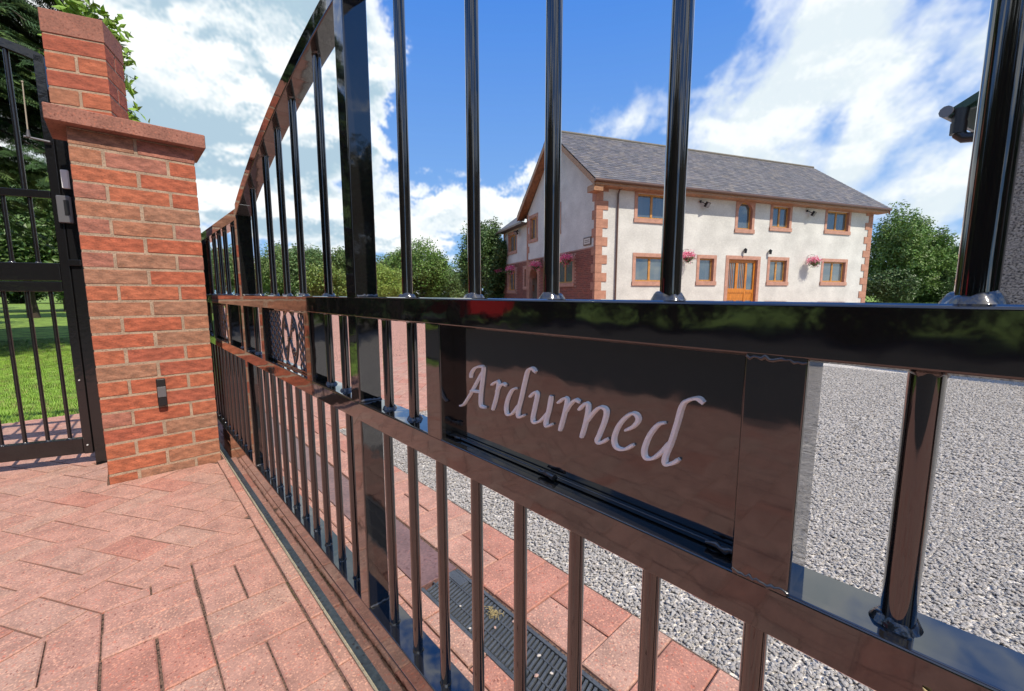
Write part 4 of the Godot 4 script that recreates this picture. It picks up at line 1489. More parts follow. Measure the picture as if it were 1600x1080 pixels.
	for k in 14:
		mb = MB.new()
		var y := 0.02 + k * 0.342
		var wgq := 0.13 if k % 2 == 0 else 0.28
		mb.box(Vector3(-11.63, y, -0.2), Vector3(-11.6 + wgq, y + 0.336, 0.03), 0.006)
		obj("quoin", mb.mesh(M.sandstone), h, wx)
	# plaque on the gable
	mb = MB.new()
	mb.box(Vector3(-0.93, 2.84, 0.002), Vector3(-0.33, 3.16, 0.035), 0.006)
	var sg := thing("name_plaque", "small dark framed plaque on the cream gable above the brick", "plaque", hx * gx)
	obj("frame", mb.mesh(M.gutter), sg)
	mb = MB.new()
	mb.box(Vector3(-0.87, 2.89, 0.035), Vector3(-0.39, 3.11, 0.040), 0.002)
	obj("panel", mb.mesh(M.curtain), sg)
	for r in 2:
		mb = MB.new()
		var xx := -0.80
		while xx < -0.48:
			var ww := rng.randf_range(0.02, 0.05)
			mb.box(Vector3(xx, 3.015 - r * 0.07, 0.040), Vector3(xx + ww, 3.05 - r * 0.07, 0.042))
			xx += ww + 0.015
		obj("lettering", mb.mesh(M.gutter), sg)
	# hanging baskets
	for q in [[Transform3D.IDENTITY, 4.15, 2.62, "pink hanging basket on the white front left of the narrow window"], [Transform3D.IDENTITY, 11.55, 2.62, "pink hanging basket on the white front between door side window and last window"], [gx, -1.75, 2.55, "bright pink hanging basket before the gable brick and its wide window"], [gx, -5.15, 2.5, "dusky pink hanging basket right of the arched brick porch"], [gx, -8.9, 2.5, "dusky pink hanging basket on the brick wing right of its window"], [gx, -11.3, 2.5, "dusky pink hanging basket at the far corner of the brick wing"]]:
		basket(hx * (q[0] as Transform3D) * Transform3D(Basis.IDENTITY, Vector3(q[1], q[2], 0.03)), q[3])
	# floodlights
	for q in [[Transform3D.IDENTITY, 5.02, 4.66, "black floodlight high on the white front left of the arched window"], [Transform3D.IDENTITY, 11.32, 4.68, "black floodlight high on the white front between two upper windows"], [wx, -8.8, 4.45, "black floodlight high on the wing beside its upper window"]]:
		floodlight(hx * (q[0] as Transform3D) * Transform3D(Basis.IDENTITY, Vector3(q[1], q[2], 0.0)), q[3])
	for q in [[7.52, 2.70, "small black lantern above the orange front door"], [9.02, 2.70, "small black lantern beside the narrow ground floor window right of the door"]]:
		var l := thing("wall_lantern", q[2], "lantern", hx * Transform3D(Basis.IDENTITY, Vector3(q[0], q[1], 0.0)))
		mb = MB.new()
		mb.cyl(Vector3(0, 0, 0.12), Vector3(0, 0.16, 0.12), 0.05, 0.07, 10)
		mb.cyl(Vector3(0, 0.16, 0.12), Vector3(0, 0.21, 0.12), 0.08, 0.02, 10)
		obj("lantern", mb.mesh(M.black_metal), l)
		mb = MB.new()
		mb.tube([Vector3(0, 0.05, 0.0), Vector3(0, 0.18, 0.04), Vector3(0, 0.22, 0.12)], [0.012, 0.012, 0.012], 6)
		obj("arm", mb.mesh(M.black_metal), l)

func brick_skin(wall: Node, x0: float, x1: float, holes: Array) -> void:
	var set := []
	var cols := [Color(1, 1, 1), Color(0.85, 0.85, 0.9), Color(1.15, 1.05, 1.0), Color(0.9, 1.0, 1.0)]
	for r in 36:
		var y := 0.0375 + r * 0.075
		var x := x0 - (0.1125 if r % 2 == 1 else 0.0)
		while x < x1:
			var cx := x + 0.1125
			x += 0.225
			if cx < x0 + 0.11 or cx > x1 - 0.11 or y > 2.72:
				continue
			var hit := false
			for h in holes:
				if cx > h[0] - 0.27 and cx < h[1] + 0.27 and y > h[2] - 0.2 and y < h[3] + 0.2:
					hit = true
			if not hit:
				set.append([Transform3D(Basis.IDENTITY, Vector3(cx, y, 0.004)), cols[rng.randi() % 4]])
	var mb := MB.new()
	mb.box(Vector3(-0.1065, -0.0325, -0.003), Vector3(0.1065, 0.0325, 0.004))
	var m: StandardMaterial3D = M.house_brick.duplicate()
	m.vertex_color_use_as_albedo = true
	scatter("bricks", mb.mesh(m), set, wall)

func roof(h: Node, xa: float, xb: float, zf: float, zb: float, eave: float, ridge: float) -> void:
	var zm := (zf + zb) * 0.5
	var run := zf - zm
	var rise := ridge - eave
	var ang := atan2(rise, run)
	var mb := MB.new()
	var nf := Vector3(0, run, rise).normalized()
	var nb := Vector3(0, run, -rise).normalized()
	mb.quad(Vector3(xa, eave, zf), Vector3(xb, eave, zf), Vector3(xb, ridge, zm), Vector3(xa, ridge, zm), nf)
	mb.quad(Vector3(xa, eave, zb), Vector3(xb, eave, zb), Vector3(xb, ridge, zm), Vector3(xa, ridge, zm), nb)
	var dn := Vector3(0, -0.10, 0)
	mb.quad(Vector3(xa, eave, zf) + dn, Vector3(xb, eave, zf) + dn, Vector3(xb, ridge, zm) + dn, Vector3(xa, ridge, zm) + dn, -nf)
	mb.quad(Vector3(xa, eave, zb) + dn, Vector3(xb, eave, zb) + dn, Vector3(xb, ridge, zm) + dn, Vector3(xa, ridge, zm) + dn, -nb)
	var r := obj("roof", mb.mesh(mat(Color(0.10, 0.10, 0.105), 0.8)), h)
	# slates
	var set := []
	var cols := [Color(0.165, 0.160, 0.165), Color(0.20, 0.193, 0.19), Color(0.135, 0.135, 0.142), Color(0.225, 0.205, 0.185), Color(0.18, 0.17, 0.175)]
	var slope_len := sqrt(run * run + rise * rise)
	for side in 2:
		var rows := int(slope_len / 0.2)
		for j in rows + 1:
			if side == 1 and j > 6 and j < rows - 3:
				continue
			var s := minf(j * 0.2 + 0.13, slope_len - 0.1)
			var x := xa + (0.125 if j % 2 == 0 else 0.0)
			while x < xb + 0.05:
				var z := zf - cos(ang) * s if side == 0 else zb + cos(ang) * s
				var y := eave + sin(ang) * s
				var b := Basis(Vector3(1, 0, 0), (ang if side == 0 else -ang) + (0.045 if side == 0 else -0.045) * -1.0 + rng.randf_range(-0.012, 0.012))
				set.append([Transform3D(b, Vector3(clampf(x, xa + 0.12, xb - 0.12), y, z) + (nf if side == 0 else nb) * (0.018 + rng.randf() * 0.004)), (cols[rng.randi() % 5] as Color) * rng.randf_range(0.85, 1.15)])
				x += 0.25
	mb = MB.new()
	mb.box(Vector3(-0.122, -0.004, -0.15), Vector3(0.122, 0.004, 0.15))
	scatter("slates", mb.mesh(M.slate), set, r)
	mb = MB.new()
	mb.tube([Vector3(xa, ridge + 0.03, zm), Vector3(xb, ridge + 0.03, zm)], [0.075, 0.075], 8)
	obj("ridge", mb.mesh(mat(Color(0.22, 0.20, 0.17), 0.8, T.stone)), r)
	# eaves: fascia, soffit, gutter
	mb = MB.new()
	mb.box(Vector3(xa + 0.02, eave - 0.20, zf - 0.06), Vector3(xb - 0.02, eave - 0.03, zf - 0.03), 0.004)
	mb.box(Vector3(xa + 0.02, eave - 0.205, -0.02), Vector3(xb - 0.02, eave - 0.185, zf - 0.031))
	obj("fascia", mb.mesh(M.fascia), r)
	mb = MB.new()
	mb.tube([Vector3(xa, eave - 0.055, zf + 0.025), Vector3(xb, eave - 0.055, zf + 0.025)], [0.06, 0.06], 8)
	obj("gutter", mb.mesh(M.gutter), r)
	# barge boards on the gable ends, with the boxed foot at the front corner
	for x in [xa, xb]:
		mb = MB.new()
		var w := 0.03 if x == xa else -0.03
		for s in [[zf, zm], [zb, zm]]:
			var lo := Vector3(minf(x, x + w), 0, 0)
			var hi := Vector3(maxf(x, x + w), 0, 0)
			var p0 := Vector3(0, eave - 0.03, s[0])
			var p1 := Vector3(0, ridge - 0.03, s[1])
			var d0 := Vector3(0, -0.24, 0)
			var q := [lo + p0, lo + p1, lo + p1 + d0, lo + p0 + d0]
			var q2 := [hi + p0, hi + p1, hi + p1 + d0, hi + p0 + d0]
			mb.quad(q[0], q[1], q[2], q[3], Vector3(-1, 0, 0))
			mb.quad(q2[0], q2[1], q2[2], q2[3], Vector3(1, 0, 0))
			mb.quad(q[2], q[3], q2[3], q2[2], Vector3(0, -1, 0))
			mb.quad(q[0], q[1], q2[1], q2[0], Vector3(0, 1, 0))
			# soffit between the board and the wall
			var wall_x := 0.0 if x == xa else xb - 0.42
			mb.quad(Vector3(x, p0.y - 0.2, s[0]), Vector3(x, p1.y - 0.2, s[1]), Vector3(wall_x, p1.y - 0.2, s[1]), Vector3(wall_x, p0.y - 0.2, s[0]), Vector3(0, -1, 0))
		obj("barge_board", mb.mesh(M.fascia), r)
	mb = MB.new()
	mb.box(Vector3(xa + 0.001, eave - 0.42, -0.02), Vector3(xa + 0.40, eave - 0.206, zf - 0.035), 0.004)
	obj("box_end", mb.mesh(M.fascia), r)

func basket(xf: Transform3D, label: String) -> void:
	var t := thing("hanging_basket", label, "flower basket", xf, "hanging baskets on the house")
	var mb := MB.new()
	mb.tube([Vector3(0, -0.05, 0), Vector3(0, 0.10, 0.02), Vector3(0, 0.13, 0.18), Vector3(0, 0.10, 0.34)], [0.010, 0.010, 0.010, 0.010], 6)
	mb.tube([Vector3(0, 0.10, 0.34), Vector3(0, -0.2, 0.34)], [0.004, 0.004], 5)
	obj("bracket", mb.mesh(M.black_metal), t)
	mb = MB.new()
	for i in 4:
		var y0 := -0.22 - 0.05 * i
		mb.cyl(Vector3(0, y0 - 0.05, 0.34), Vector3(0, y0, 0.34), 0.19 * cos((i + 1) * 0.36), 0.19 * cos(i * 0.36), 12)
	obj("basket", mb.mesh(M.moss), t)
	var set := []
	for k in 240:
		var d := Vector3(rng.randfn(0, 1), rng.randfn(0, 1), rng.randfn(0, 1)).normalized()
		var p := Vector3(0, -0.17, 0.34) + d * Vector3(0.30, 0.19, 0.28) * rng.randf_range(0.55, 1.0)
		if p.z < 0.06: p.z = 0.06
		if p.y < -0.28: p.y -= rng.randf() * 0.12
		var c := Color(0.75, 0.05, 0.22) if rng.randf() < 0.5 else Color(0.80, 0.20, 0.36)
		if rng.randf() < 0.16: c = Color(0.85, 0.65, 0.68)
		if d.y < -0.3 and rng.randf() < 0.7: c = Color(0.08, 0.16, 0.04)
		set.append([Transform3D(Basis.from_euler(Vector3(rng.randf() * TAU, rng.randf() * TAU, 0)).scaled(Vector3.ONE * rng.randf_range(0.05, 0.085)), p), c])
	scatter("flowers", leaf_mesh(4, 0.9, 71), set, t)

func floodlight(xf: Transform3D, label: String) -> void:
	var t := thing("floodlight", label, "floodlight", xf, "floodlights under the eaves")
	var mb := MB.new()
	mb.tube([Vector3(-0.06, 0.06, 0), Vector3(-0.04, 0.06, 0.1), Vector3(0.08, -0.03, 0.2)], [0.018, 0.018, 0.018], 6)
	mb.cyl(Vector3(-0.1, 0.06, 0.06), Vector3(-0.1, 0.14, 0.08), 0.04, 0.04, 8)
	obj("arm", mb.mesh(M.black_metal), t)
	mb = MB.new()
	mb.xf = Transform3D(Basis.from_euler(Vector3(0.55, 0.35, 0)), Vector3(0.1, -0.06, 0.24))
	mb.box(Vector3(-0.14, -0.11, -0.05), Vector3(0.14, 0.11, 0.05), 0.015)
	obj("lamp_head", mb.mesh(M.black_metal), t)
	mb = MB.new()
	mb.xf = Transform3D(Basis.from_euler(Vector3(0.55, 0.35, 0)), Vector3(0.1, -0.06, 0.24))
	mb.box(Vector3(-0.11, -0.085, 0.05), Vector3(0.11, 0.085, 0.054))
	obj("glass", mb.mesh(M.grey_metal), t)

func build_garage() -> void:
	# gable end facing the gate; its left eave shows beside the thick bar
	var t := thing("garage", "grey roughcast outbuilding with dark green clad gable", "building", Transform3D(Basis(Vector3.UP, deg_to_rad(-15)), Vector3(0.02, 0, -7.5)))
	var mb := MB.new()
	var wh := 3.05
	mb.quad(Vector3(0, -0.05, 0), Vector3(6.4, -0.05, 0), Vector3(6.4, wh, 0), Vector3(0, wh, 0), Vector3(0, 0, 1))
	mb.quad(Vector3(0, -0.05, 0), Vector3(0, -0.05, -7), Vector3(0, wh, -7), Vector3(0, wh, 0), Vector3(-1, 0, 0))
	mb.quad(Vector3(6.4, -0.05, 0), Vector3(6.4, -0.05, -7), Vector3(6.4, wh, -7), Vector3(6.4, wh, 0), Vector3(1, 0, 0))
	mb.quad(Vector3(0, -0.05, -7), Vector3(6.4, -0.05, -7), Vector3(6.4, wh, -7), Vector3(0, wh, -7), Vector3(0, 0, -1))
	obj("wall", mb.mesh(M.garage_wall), t)
	mb = MB.new()
	var a := Vector3(-0.20, wh + 0.02, 0.06)
	var k := Vector3(3.2, wh + 1.72, 0.06)
	var b := Vector3(6.60, wh + 0.02, 0.06)
	mb.ftri(a, b, k, Vector3(0, 0, 1))
	mb.quad(a, b, b - Vector3(0, 0, 0.06), a - Vector3(0, 0, 0.06), Vector3(0, -1, 0))
	obj("gable", mb.mesh(M.green_roof), t)
	mb = MB.new()
	var bk := Vector3(0, 0, -7.3)
	var fo := Vector3(0, 0, 0.06)
	var up := Vector3(0, 0.09, 0)
	for q in [[a - Vector3(0.12, 0.06, 0), k], [b + Vector3(0.12, -0.06, 0), k]]:
		var e: Vector3 = q[0] + fo
		var kk: Vector3 = q[1] + fo
		var nn := Vector3(-0.45, 0.9, 0) if e.x < 3.0 else Vector3(0.45, 0.9, 0)
		mb.quad(e, kk, kk + up, e + up, Vector3(0, 0, 1))
		mb.quad(e + up, kk + up, kk + up + bk, e + up + bk, nn)
		mb.quad(e, kk, kk + bk, e + bk, -nn)
	obj("roof", mb.mesh(M.green_roof), t)
	mb = MB.new()
	mb.box(Vector3(0.005, wh - 0.05, 0.002), Vector3(6.4, wh + 0.018, 0.035))
	obj("wall_head", mb.mesh(M.fascia), t)
	# gutter with its end cap and the bent downpipe
	mb = MB.new()
	mb.tube([Vector3(-0.34, 3.08, 0.15), Vector3(-0.34, 3.08, -7.1)], [0.066, 0.066], 10)
	obj("gutter", mb.mesh(M.grey_metal), t)
	mb = MB.new()
	mb.cyl(Vector3(-0.24, 3.09, 0.05), Vector3(-0.24, 2.93, 0.05), 0.085, 0.065, 12)
	mb.cyl(Vector3(-0.24, 2.94, 0.05), Vector3(-0.24, 2.81, 0.05), 0.075, 0.075, 12)
	mb.tube([Vector3(-0.24, 2.82, 0.05), Vector3(-0.18, 2.75, 0.05), Vector3(0.02, 2.70, 0.05), Vector3(0.06, 2.60, 0.055), Vector3(0.06, -0.03, 0.055)], [0.062, 0.06, 0.05, 0.05, 0.05], 10)
	obj("downpipe", mb.mesh(M.black_metal), t)
	mb = MB.new()
	mb.box(Vector3(0.42, 2.81, 0.0), Vector3(0.54, 2.98, 0.12), 0.02)
	mb.box(Vector3(0.38, 2.73, 0.06), Vector3(0.56, 2.85, 0.22), 0.02)
	obj("bracket_lamp", mb.mesh(M.black_metal), t)

# ---------------------------------------------------------------- trees and plants
func leaf_mesh(n: int, size: float, sd: int, long := 1.0) -> ArrayMesh:
	var r := RandomNumberGenerator.new()
	r.seed = sd
	var mb := MB.new()
	for k in n:
		var c := Vector3(r.randfn(0, 0.5), r.randfn(0, 0.45), r.randfn(0, 0.5)) * (0.0 if n == 1 else 1.0)
		var d := Vector3(r.randfn(0, 1), r.randfn(-0.2, 0.6), r.randfn(0, 1)).normalized()
		var s := d.cross(Vector3(r.randfn(0, 1), r.randfn(0, 1), r.randfn(0, 1))).normalized()
		var nn := d.cross(s).normalized()
		if nn.y < 0: nn = -nn
		var l := size * 0.5 * long * r.randf_range(0.7, 1.2)
		var w := size * 0.26 * r.randf_range(0.8, 1.2)
		var tip := c + d * l
		var tail := c - d * l
		var up := nn * w * 0.35
		mb.tri(tail, c + s * w + up, tip, (nn - s * 0.4).normalized(), (nn - s * 0.4).normalized(), (nn - s * 0.4).normalized())
		mb.tri(tail, c - s * w + up, tip, (nn + s * 0.4).normalized(), (nn + s * 0.4).normalized(), (nn + s * 0.4).normalized())
	return mb.mesh(M.leaf)

func tree(called: String, label: String, at: Vector3, hgt: float, rad: Vector3, base: float, col: Color, num: int, leaf: float, sd: int, group := "", clumps := 34, category := "tree") -> void:
	var r := RandomNumberGenerator.new()
	r.seed = sd
	var t := thing(called, label, category, Transform3D(Basis.IDENTITY, at + Vector3(0, -0.06, 0)), group)
	var mid := Vector3(0, base + rad.y, 0)
	var mb := MB.new()
	var tr := hgt * 0.026
	mb.tube([Vector3.ZERO, Vector3(0.02, base * 0.6, 0.03) * 1.0, Vector3(-0.05, base + rad.y * 0.5, 0.05), Vector3(0.05, base + rad.y * 1.3, 0)], [tr * 1.25, tr, tr * 0.7, tr * 0.25], 8)
	var centres := []
	for k in clumps:
		var d := Vector3(r.randfn(0, 1), r.randfn(0.1, 0.9), r.randfn(0, 1)).normalized()
		var p := mid + d * rad * r.randf_range(0.45, 0.93)
		centres.append([p, r.randf_range(0.22, 0.42)])
		if k % 3 == 0:
			var s := Vector3(0, base * 0.7 + r.randf() * rad.y, 0)
			mb.tube([s, s.lerp(p, 0.55) + Vector3(0, 0.12 * rad.y, 0), p], [tr * 0.4, tr * 0.24, tr * 0.07], 5)
	obj("trunk", mb.mesh(M.bark), t)
	var set := []
	for k in num:
		var c: Array = centres[r.randi() % centres.size()]
		var d := Vector3(r.randfn(0, 1), r.randfn(0, 1), r.randfn(0, 1)).normalized()
		var p: Vector3 = c[0] + d * rad * c[1] * pow(r.randf(), 0.4)
		var shade := r.randf_range(0.7, 1.3)
		set.append([Transform3D(Basis.from_euler(Vector3(r.randfn(0, 0.5), r.randf() * TAU, r.randfn(0, 0.5))).scaled(Vector3.ONE * leaf * r.randf_range(0.75, 1.3)), p), Color(col.r * shade * r.randf_range(0.85, 1.2), col.g * shade, col.b * shade)])
	scatter("crown", leaf_mesh(9, 0.55, sd + 5), set, t)

func conifer(at: Vector3) -> void:
	var r := RandomNumberGenerator.new()
	r.seed = 808
	var t := thing("conifer_tree", "tall dark conifer with drooping sprays above the side gate", "tree", Transform3D(Basis.IDENTITY, at + Vector3(0, -0.06, 0)))
	var mb := MB.new()
	mb.tube([Vector3.ZERO, Vector3(0, 4, 0), Vector3(0.1, 9, 0)], [0.30, 0.22, 0.05], 10)
	var set := []
	for k in 150:
		var y := r.randf_range(3.3, 9.0)
		var an := r.randf() * TAU
		var ln := lerpf(3.1, 0.9, (y - 3.3) / 6.0) * r.randf_range(0.75, 1.1)
		var d := Vector3(cos(an), 0, sin(an))
		var p0 := Vector3(0, y, 0)
		var pts := []
		var rr := []
		for i in 6:
			var u := i / 5.0
			pts.append(p0 + d * ln * u + Vector3(0, -0.9 * u * u * ln * 0.45, 0))
			rr.append(lerpf(0.035, 0.006, u))
		mb.tube(pts, rr, 5)
		for i in 175:
			var u := pow(r.randf(), 0.7)
			var side := d.cross(Vector3.UP) * r.randfn(0, 0.24) * (0.4 + u)
			var p := p0 + d * ln * u + Vector3(0, -0.9 * u * u * ln * 0.45 - absf(side.length()) * 0.35 + r.randfn(0, 0.04), 0) + side
			var out := (d * 0.8 + side.normalized() * 0.6 + Vector3(0, -0.45, 0)).normalized()
			var b := Basis.looking_at(out, Vector3.UP) * Basis(Vector3(0, 0, 1), r.randfn(0, 0.4))
			var sh := r.randf_range(0.6, 1.35)
			set.append([Transform3D(b.scaled(Vector3.ONE * r.randf_range(0.75, 1.35)), p), Color(0.045 * sh, 0.095 * sh, 0.032 * sh) if r.randf() < 0.75 else Color(0.12 * sh, 0.20 * sh, 0.055 * sh)])
	obj("trunk", mb.mesh(M.bark), t)
	# a flat feathery spray pointing along -z
	var sp := MB.new()
	for i in 9:
		var z := -0.02 - 0.030 * i
		for s in [-1.0, 1.0]:
			var l := 0.13 * (1.0 - i / 11.0) * r.randf_range(0.7, 1.1)
			var a := Vector3(0, 0, z)
			var tip := Vector3(s * l * 0.75, -0.35 * l, z - l * 0.6)
			for q in 5:
				var c := a.lerp(tip, (q + 0.6) / 5.0)
				var nd := Vector3(s * r.randf_range(0.1, 0.9), r.randf_range(-0.5, 0.25), -1).normalized() * 0.030
				var wd := Vector3(0.0045, 0, 0.003)
				var nn := Vector3(s * 0.3, 1, 0.1).normalized()
				sp.tri(c - wd, c + wd, c + nd, nn, nn, nn)
			sp.tri(a + Vector3(0, 0, 0.004), a - Vector3(0, 0, 0.006), tip, Vector3.UP, Vector3.UP, Vector3.UP)
	sp.tri(Vector3(-0.005, 0, 0), Vector3(0.005, 0, 0), Vector3(0, -0.03, -0.36), Vector3.UP, Vector3.UP, Vector3.UP)
	scatter("crown", sp.mesh(M.leaf), set, t)

func big_leaf_shrub(at: Vector3) -> void:
	# broad glossy leaves that stick out beside the narrow pillar
	var r := RandomNumberGenerator.new()
	r.seed = 515
	var t := thing("broadleaf_tree", "light green broad leaved tree behind the brick pillar", "tree", Transform3D(Basis.IDENTITY, at + Vector3(0, -0.06, 0)))
	var mb := MB.new()
	mb.tube([Vector3.ZERO, Vector3(0.03, 1.6, 0), Vector3(0, 3.2, 0.05), Vector3(0, 4.2, 0)], [0.09, 0.07, 0.04, 0.015], 8)
	var set := []
	for k in 95:
		var y := r.randf_range(2.5, 4.15)
		var an := r.randf() * TAU
		var d := Vector3(cos(an), r.randfn(0.1, 0.25), sin(an)).normalized()
		var ln := r.randf_range(0.12, 0.40)
		var p0 := Vector3(0, y, 0)
		mb.tube([p0, p0 + d * ln * 0.5 + Vector3(0, 0.05, 0), p0 + d * ln], [0.014, 0.009, 0.004], 5)
		for i in 30:
			var u := lerpf(0.35, 1.1, r.randf())
			var p := p0 + d * ln * u + Vector3(r.randfn(0, 0.06), r.randfn(0, 0.06), r.randfn(0, 0.06))
			var sh := r.randf_range(0.75, 1.25)
			set.append([Transform3D(Basis.from_euler(Vector3(r.randfn(0, 0.6), r.randf() * TAU, r.randfn(0, 0.6))).scaled(Vector3.ONE * r.randf_range(0.08, 0.14)), p), Color(0.20 * sh, 0.34 * sh, 0.04 * sh)])
	obj("trunk", mb.mesh(M.bark), t)
	scatter("crown", leaf_mesh(1, 1.0, 99, 1.0), set, t)

func build_plants() -> void:
	conifer(far_spot(-75, 6.8))
	big_leaf_shrub(far_spot(183, 5.3))
	var far_grp := "trees beyond the lawn"
	# seen through the side gate
	var n := 0
	for q in [[-30, 21, 6.8, 2.4, 0.9, Color(0.075, 0.14, 0.035)], [48, 17, 5.9, 1.6, 1.1, Color(0.085, 0.16, 0.04)], [105, 23, 6.6, 2.0, 0.8, Color(0.065, 0.13, 0.035)], [170, 27, 5.4, 2.4, 0.5, Color(0.07, 0.13, 0.035)], [-120, 24, 7.5, 2.8, 0.8, Color(0.06, 0.12, 0.03)]]:
		tree("lawn_tree", ["dark green tree behind the left bars of the side gate", "slender open tree with dark trunk on the lawn", "dark green tree between side gate stile and brick pier", "round dark tree hidden behind the brick pier", "large dark tree at the lawn edge left of the slender tree"][n], far_spot(q[0], q[1]), q[2], Vector3(q[3], (q[2] - q[4]) * 0.5, q[3]), q[4], q[5], 2600, 0.34, 1000 + n, far_grp)
		n += 1
	# hedge along the far side of the lawn
	n = 0
	for q in [[-160, 40], [-60, 41], [30, 42], [115, 43], [200, 44]]:
		tree("hedge_shrub", "dense dark green shrub in the hedge line across the lawn", far_spot(q[0], q[1]), 2.6, Vector3(3.6, 1.45, 2.0), 0.0, Color(0.035, 0.075, 0.02), 1900, 0.42, 1100 + n, "shrubs of the hedge across the lawn", 30, "shrub")
		n += 1
	# beyond the sliding gate, left of the house
	n = 0
	var mids := [[345, 36, 4.9, 2.2, 0.4, Color(0.10, 0.17, 0.05)], [405, 40, 4.6, 2.1, 0.3, Color(0.105, 0.18, 0.045)], [440, 37, 5.0, 1.9, 0.4, Color(0.12, 0.19, 0.05)], [478, 34, 5.0, 1.5, 0.9, Color(0.10, 0.18, 0.055)], [512, 30, 2.9, 1.4, 0.1, Color(0.14, 0.21, 0.04)], [548, 36, 4.6, 2.0, 0.4, Color(0.10, 0.16, 0.04)], [600, 27, 2.95, 1.25, 0.05, Color(0.22, 0.32, 0.06)], [612, 38, 4.7, 1.7, 0.4, Color(0.11, 0.18, 0.05)], [660, 34, 5.2, 2.25, 0.1, Color(0.115, 0.21, 0.04)], [752, 31, 6.0, 1.9, 0.1, Color(0.06, 0.125, 0.025)], [700, 40, 3.6, 2.6, 0.1, Color(0.09, 0.16, 0.04)], [775, 28, 5.6, 1.35, 0.2, Color(0.06, 0.12, 0.03)]]
	var names := ["mid green tree just right of the brick pier", "yellowish green tree behind the gate's swept rail", "bright green tree in the row behind the swept rail", "open green tree with sky gaps right of the swept bars", "low yellow tinged bush at the foot of the open tree", "dull green tree behind the thick gate post", "lime green rounded bush right of the thick gate post", "green tree behind the lime green bush", "tall rounded green willow between two gate bars", "tall dark green tree beside the house wing", "low green tree between willow and dark tree", "dark tree touching the far end of the house wing"]
	for q in mids:
		var dense: int = 3600 if n in [6, 8, 9, 11] else 2200
		tree("garden_tree" if n != 4 and n != 6 else "garden_bush", names[n], far_spot(q[0], q[1]), q[2], Vector3(q[3], (q[2] - q[4]) * 0.5, q[3]), q[4], q[5], dense, 0.30 if n != 6 else 0.2, 1200 + n, "trees left of the house", 46, "tree" if n != 4 and n != 6 else "bush")
		n += 1
	# right of the house
	tree("sycamore_tree", "broad mid green tree beyond the right end of the house", far_spot(1412, 33), 7.4, Vector3(2.75, 3.6, 2.75), 0.2, Color(0.11, 0.20, 0.038), 4600, 0.34, 1301, "", 60)
	tree("sycamore_tree", "smaller dark tree right of the broad tree beyond the house", far_spot(1480, 36), 5.0, Vector3(2.6, 2.4, 2.4), 0.1, Color(0.06, 0.12, 0.025), 2600, 0.36, 1302, "", 40)
	tree("dark_shrub", "dark green shrub at the foot of the broad tree beside the house", far_spot(1385, 31), 2.6, Vector3(1.9, 1.3, 1.4), 0.0, Color(0.05, 0.10, 0.022), 1500, 0.3, 1310, "", 30, "shrub")
	tree("dark_shrub", "dark green shrub right of the one at the broad tree's foot", far_spot(1450, 32), 2.7, Vector3(2.2, 1.35, 1.4), 0.0, Color(0.05, 0.10, 0.022), 1500, 0.3, 1311, "", 30, "shrub")
	# across the street, behind the camera: the gate mirrors them
	n = 0
	for q in [[-10.9, 4.4, 4.2], [-13.4, 4.6, 4.6], [-16.2, 4.8, 4.8], [-19.5, 5.2, 5.0], [-9.5, 11, 6.5], [-5.5, 10.5, 6.0], [-2.0, 11.2, 6.8], [1.6, 10.6, 6.2], [5.2, 11.4, 7.0], [9.0, 11.0, 6.4], [-14, 11, 6.4]]:
		tree("street_tree", "dense dark tree across the street, mirrored in the gate", Vector3(q[0], 0, q[1]), q[2], Vector3(2.4, q[2] * 0.5, 2.0), 0.0, Color(0.03, 0.065, 0.017), 1800, 0.45, 1400 + n, "trees across the street", 40)
		n += 1
	# along the right side of the yard, out of the picture: the posts of the gate mirror them
	n = 0
	for q in [[10.0, 2.2, 4.4], [10.5, -1.8, 4.9], [10.2, -5.6, 4.6], [10.8, -9.4, 5.2]]:
		tree("yard_tree", "dark bushy tree along the side of the yard, mirrored in the gate posts", Vector3(q[0], 0, q[1]), q[2], Vector3(1.8, q[2] * 0.5, 2.3), 0.0, Color(0.05, 0.10, 0.025), 1700, 0.45, 1500 + n, "trees along the yard side", 40)
		n += 1
	# lawn blades near the paving edge
	var set := []
	for k in 26000:
		var u := rng.randf()
		var x := -4.5 - 9.0 * u * u
		var z := rng.randf_range(-2.0, 2.6)
		var p := Vector3(x, -0.06, z)
		if not in_view(p, 150):
			continue
		var sh := rng.randf_range(0.75, 1.3)
		set.append([Transform3D(Basis(Vector3.UP, rng.randf() * TAU).scaled(Vector3(1, rng.randf_range(0.6, 1.2), 1)), p), Color(0.24 * sh, 0.40 * sh, 0.055 * sh) if rng.randf() < 0.85 else Color(0.30 * sh, 0.30 * sh, 0.10 * sh)])
	var mb := MB.new()
	for k in 7:
		var an := TAU * k / 7.0
		var d := Vector3(cos(an), 0, sin(an))
		var s := Vector3(-d.z, 0, d.x) * 0.0028
		var b0 := d * 0.012
		var tip := d * rng.randf_range(0.02, 0.045) + Vector3(0, rng.randf_range(0.022, 0.04), 0)
		mb.tri(b0 - s, b0 + s, tip, Vector3.UP, Vector3.UP, Vector3.UP)
	var lawn := scatter("lawn_grass", mb.mesh(M.leaf), set, self)
	tag(lawn, "mown green lawn grass beyond the side gate", "grass")

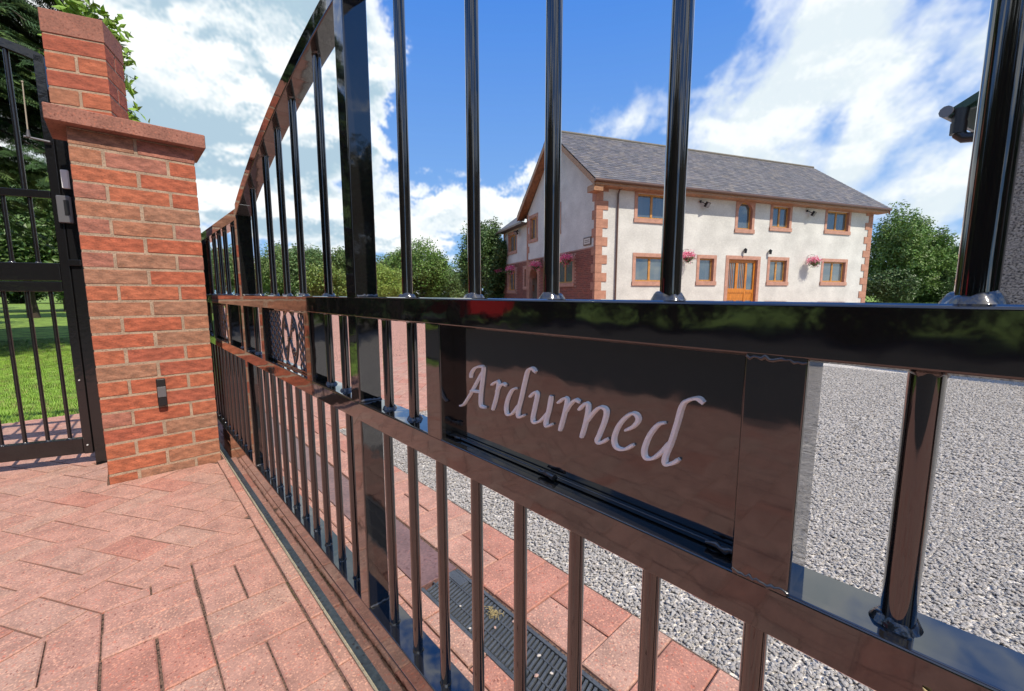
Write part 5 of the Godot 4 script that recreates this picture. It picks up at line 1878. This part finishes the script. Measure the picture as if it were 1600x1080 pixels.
func build_car() -> void:
	# parked across the street; only its red mirror image shows, in the middle rail
	var t := thing("parked_car", "small red hatchback parked across the street, mirrored in the gate", "car", Transform3D(Basis(Vector3.UP, 0.0), Vector3(-11.6, -0.03, 7.4)))
	var outline := PackedVector2Array([Vector2(-1.9, 0.30), Vector2(-1.88, 0.68), Vector2(-1.1, 0.86), Vector2(-0.5, 1.38), Vector2(0.9, 1.44), Vector2(1.6, 1.02), Vector2(1.85, 0.92), Vector2(1.9, 0.34)])
	var mb := MB.new()
	mb.xf = Transform3D(Basis(Vector3(1, 0, 0), Vector3(0, 0, -1), Vector3(0, 1, 0)), Vector3.ZERO)
	mb.slab(outline, -0.82, 0.82, 0.06)
	obj("body", mb.mesh(M.car_red), t)
	mb = MB.new()
	mb.xf = Transform3D(Basis(Vector3(1, 0, 0), Vector3(0, 0, -1), Vector3(0, 1, 0)), Vector3.ZERO)
	mb.slab(PackedVector2Array([Vector2(-0.9, 0.92), Vector2(-0.45, 1.30), Vector2(0.8, 1.34), Vector2(1.2, 1.0)]), -0.83, 0.83, 0.0)
	obj("window", mb.mesh(M.black_metal), t)
	for x in [-1.2, 1.2]:
		for z in [-0.78, 0.78]:
			mb = MB.new()
			mb.cyl(Vector3(x, 0.31, z - 0.1), Vector3(x, 0.31, z + 0.1), 0.31, 0.31, 20)
			var w := obj("wheel", mb.mesh(M.tyre), t)
			mb = MB.new()
			mb.cyl(Vector3(x, 0.31, z - 0.105), Vector3(x, 0.31, z + 0.105), 0.19, 0.19, 16)
			obj("rim", mb.mesh(M.grey_metal), w)

func _ready() -> void:
	rng.seed = 20240607
	# camera
	var cam := Camera3D.new()
	cam.fov = rad_to_deg(2.0 * atan(540.0 / FOCAL))
	cam.near = 0.02
	cam.far = 2000.0
	cam_basis = Basis.from_euler(Vector3(deg_to_rad(PITCH), deg_to_rad(YAW), 0))
	cam.transform = Transform3D(cam_basis, EYE)
	cam.name = "camera"
	add_child(cam)
	cam.current = true
	# sky
	var env := Environment.new()
	env.background_mode = Environment.BG_SKY
	env.sky = make_sky()
	env.background_energy_multiplier = 1.0
	env.tonemap_mode = Environment.TONE_MAPPER_LINEAR
	env.tonemap_exposure = 2.0
	env.sdfgi_enabled = true
	env.ssao_enabled = true
	env.ssil_enabled = true
	var we := WorldEnvironment.new()
	we.environment = env
	we.name = "environment"
	add_child(we)
	# sun: nearly in the line of the gate, high on the right
	var sun := DirectionalLight3D.new()
	sun.light_energy = 0.88
	sun.light_color = Color(1.0, 0.955, 0.89)
	sun.light_angular_distance = 0.5
	sun.shadow_enabled = true
	var el := deg_to_rad(52.0)
	sun.transform = Transform3D(Basis.looking_at(Vector3(-cos(el) * cos(0.07), -sin(el), -cos(el) * sin(0.07)), Vector3.UP), Vector3(5, 8, 0))
	sun.name = "sun"
	add_child(sun)
	make_materials()
	build_ground()
	build_house()
	build_garage()
	build_pier()
	build_gate()
	build_side_gate()
	build_drain()
	build_plants()
	build_car()
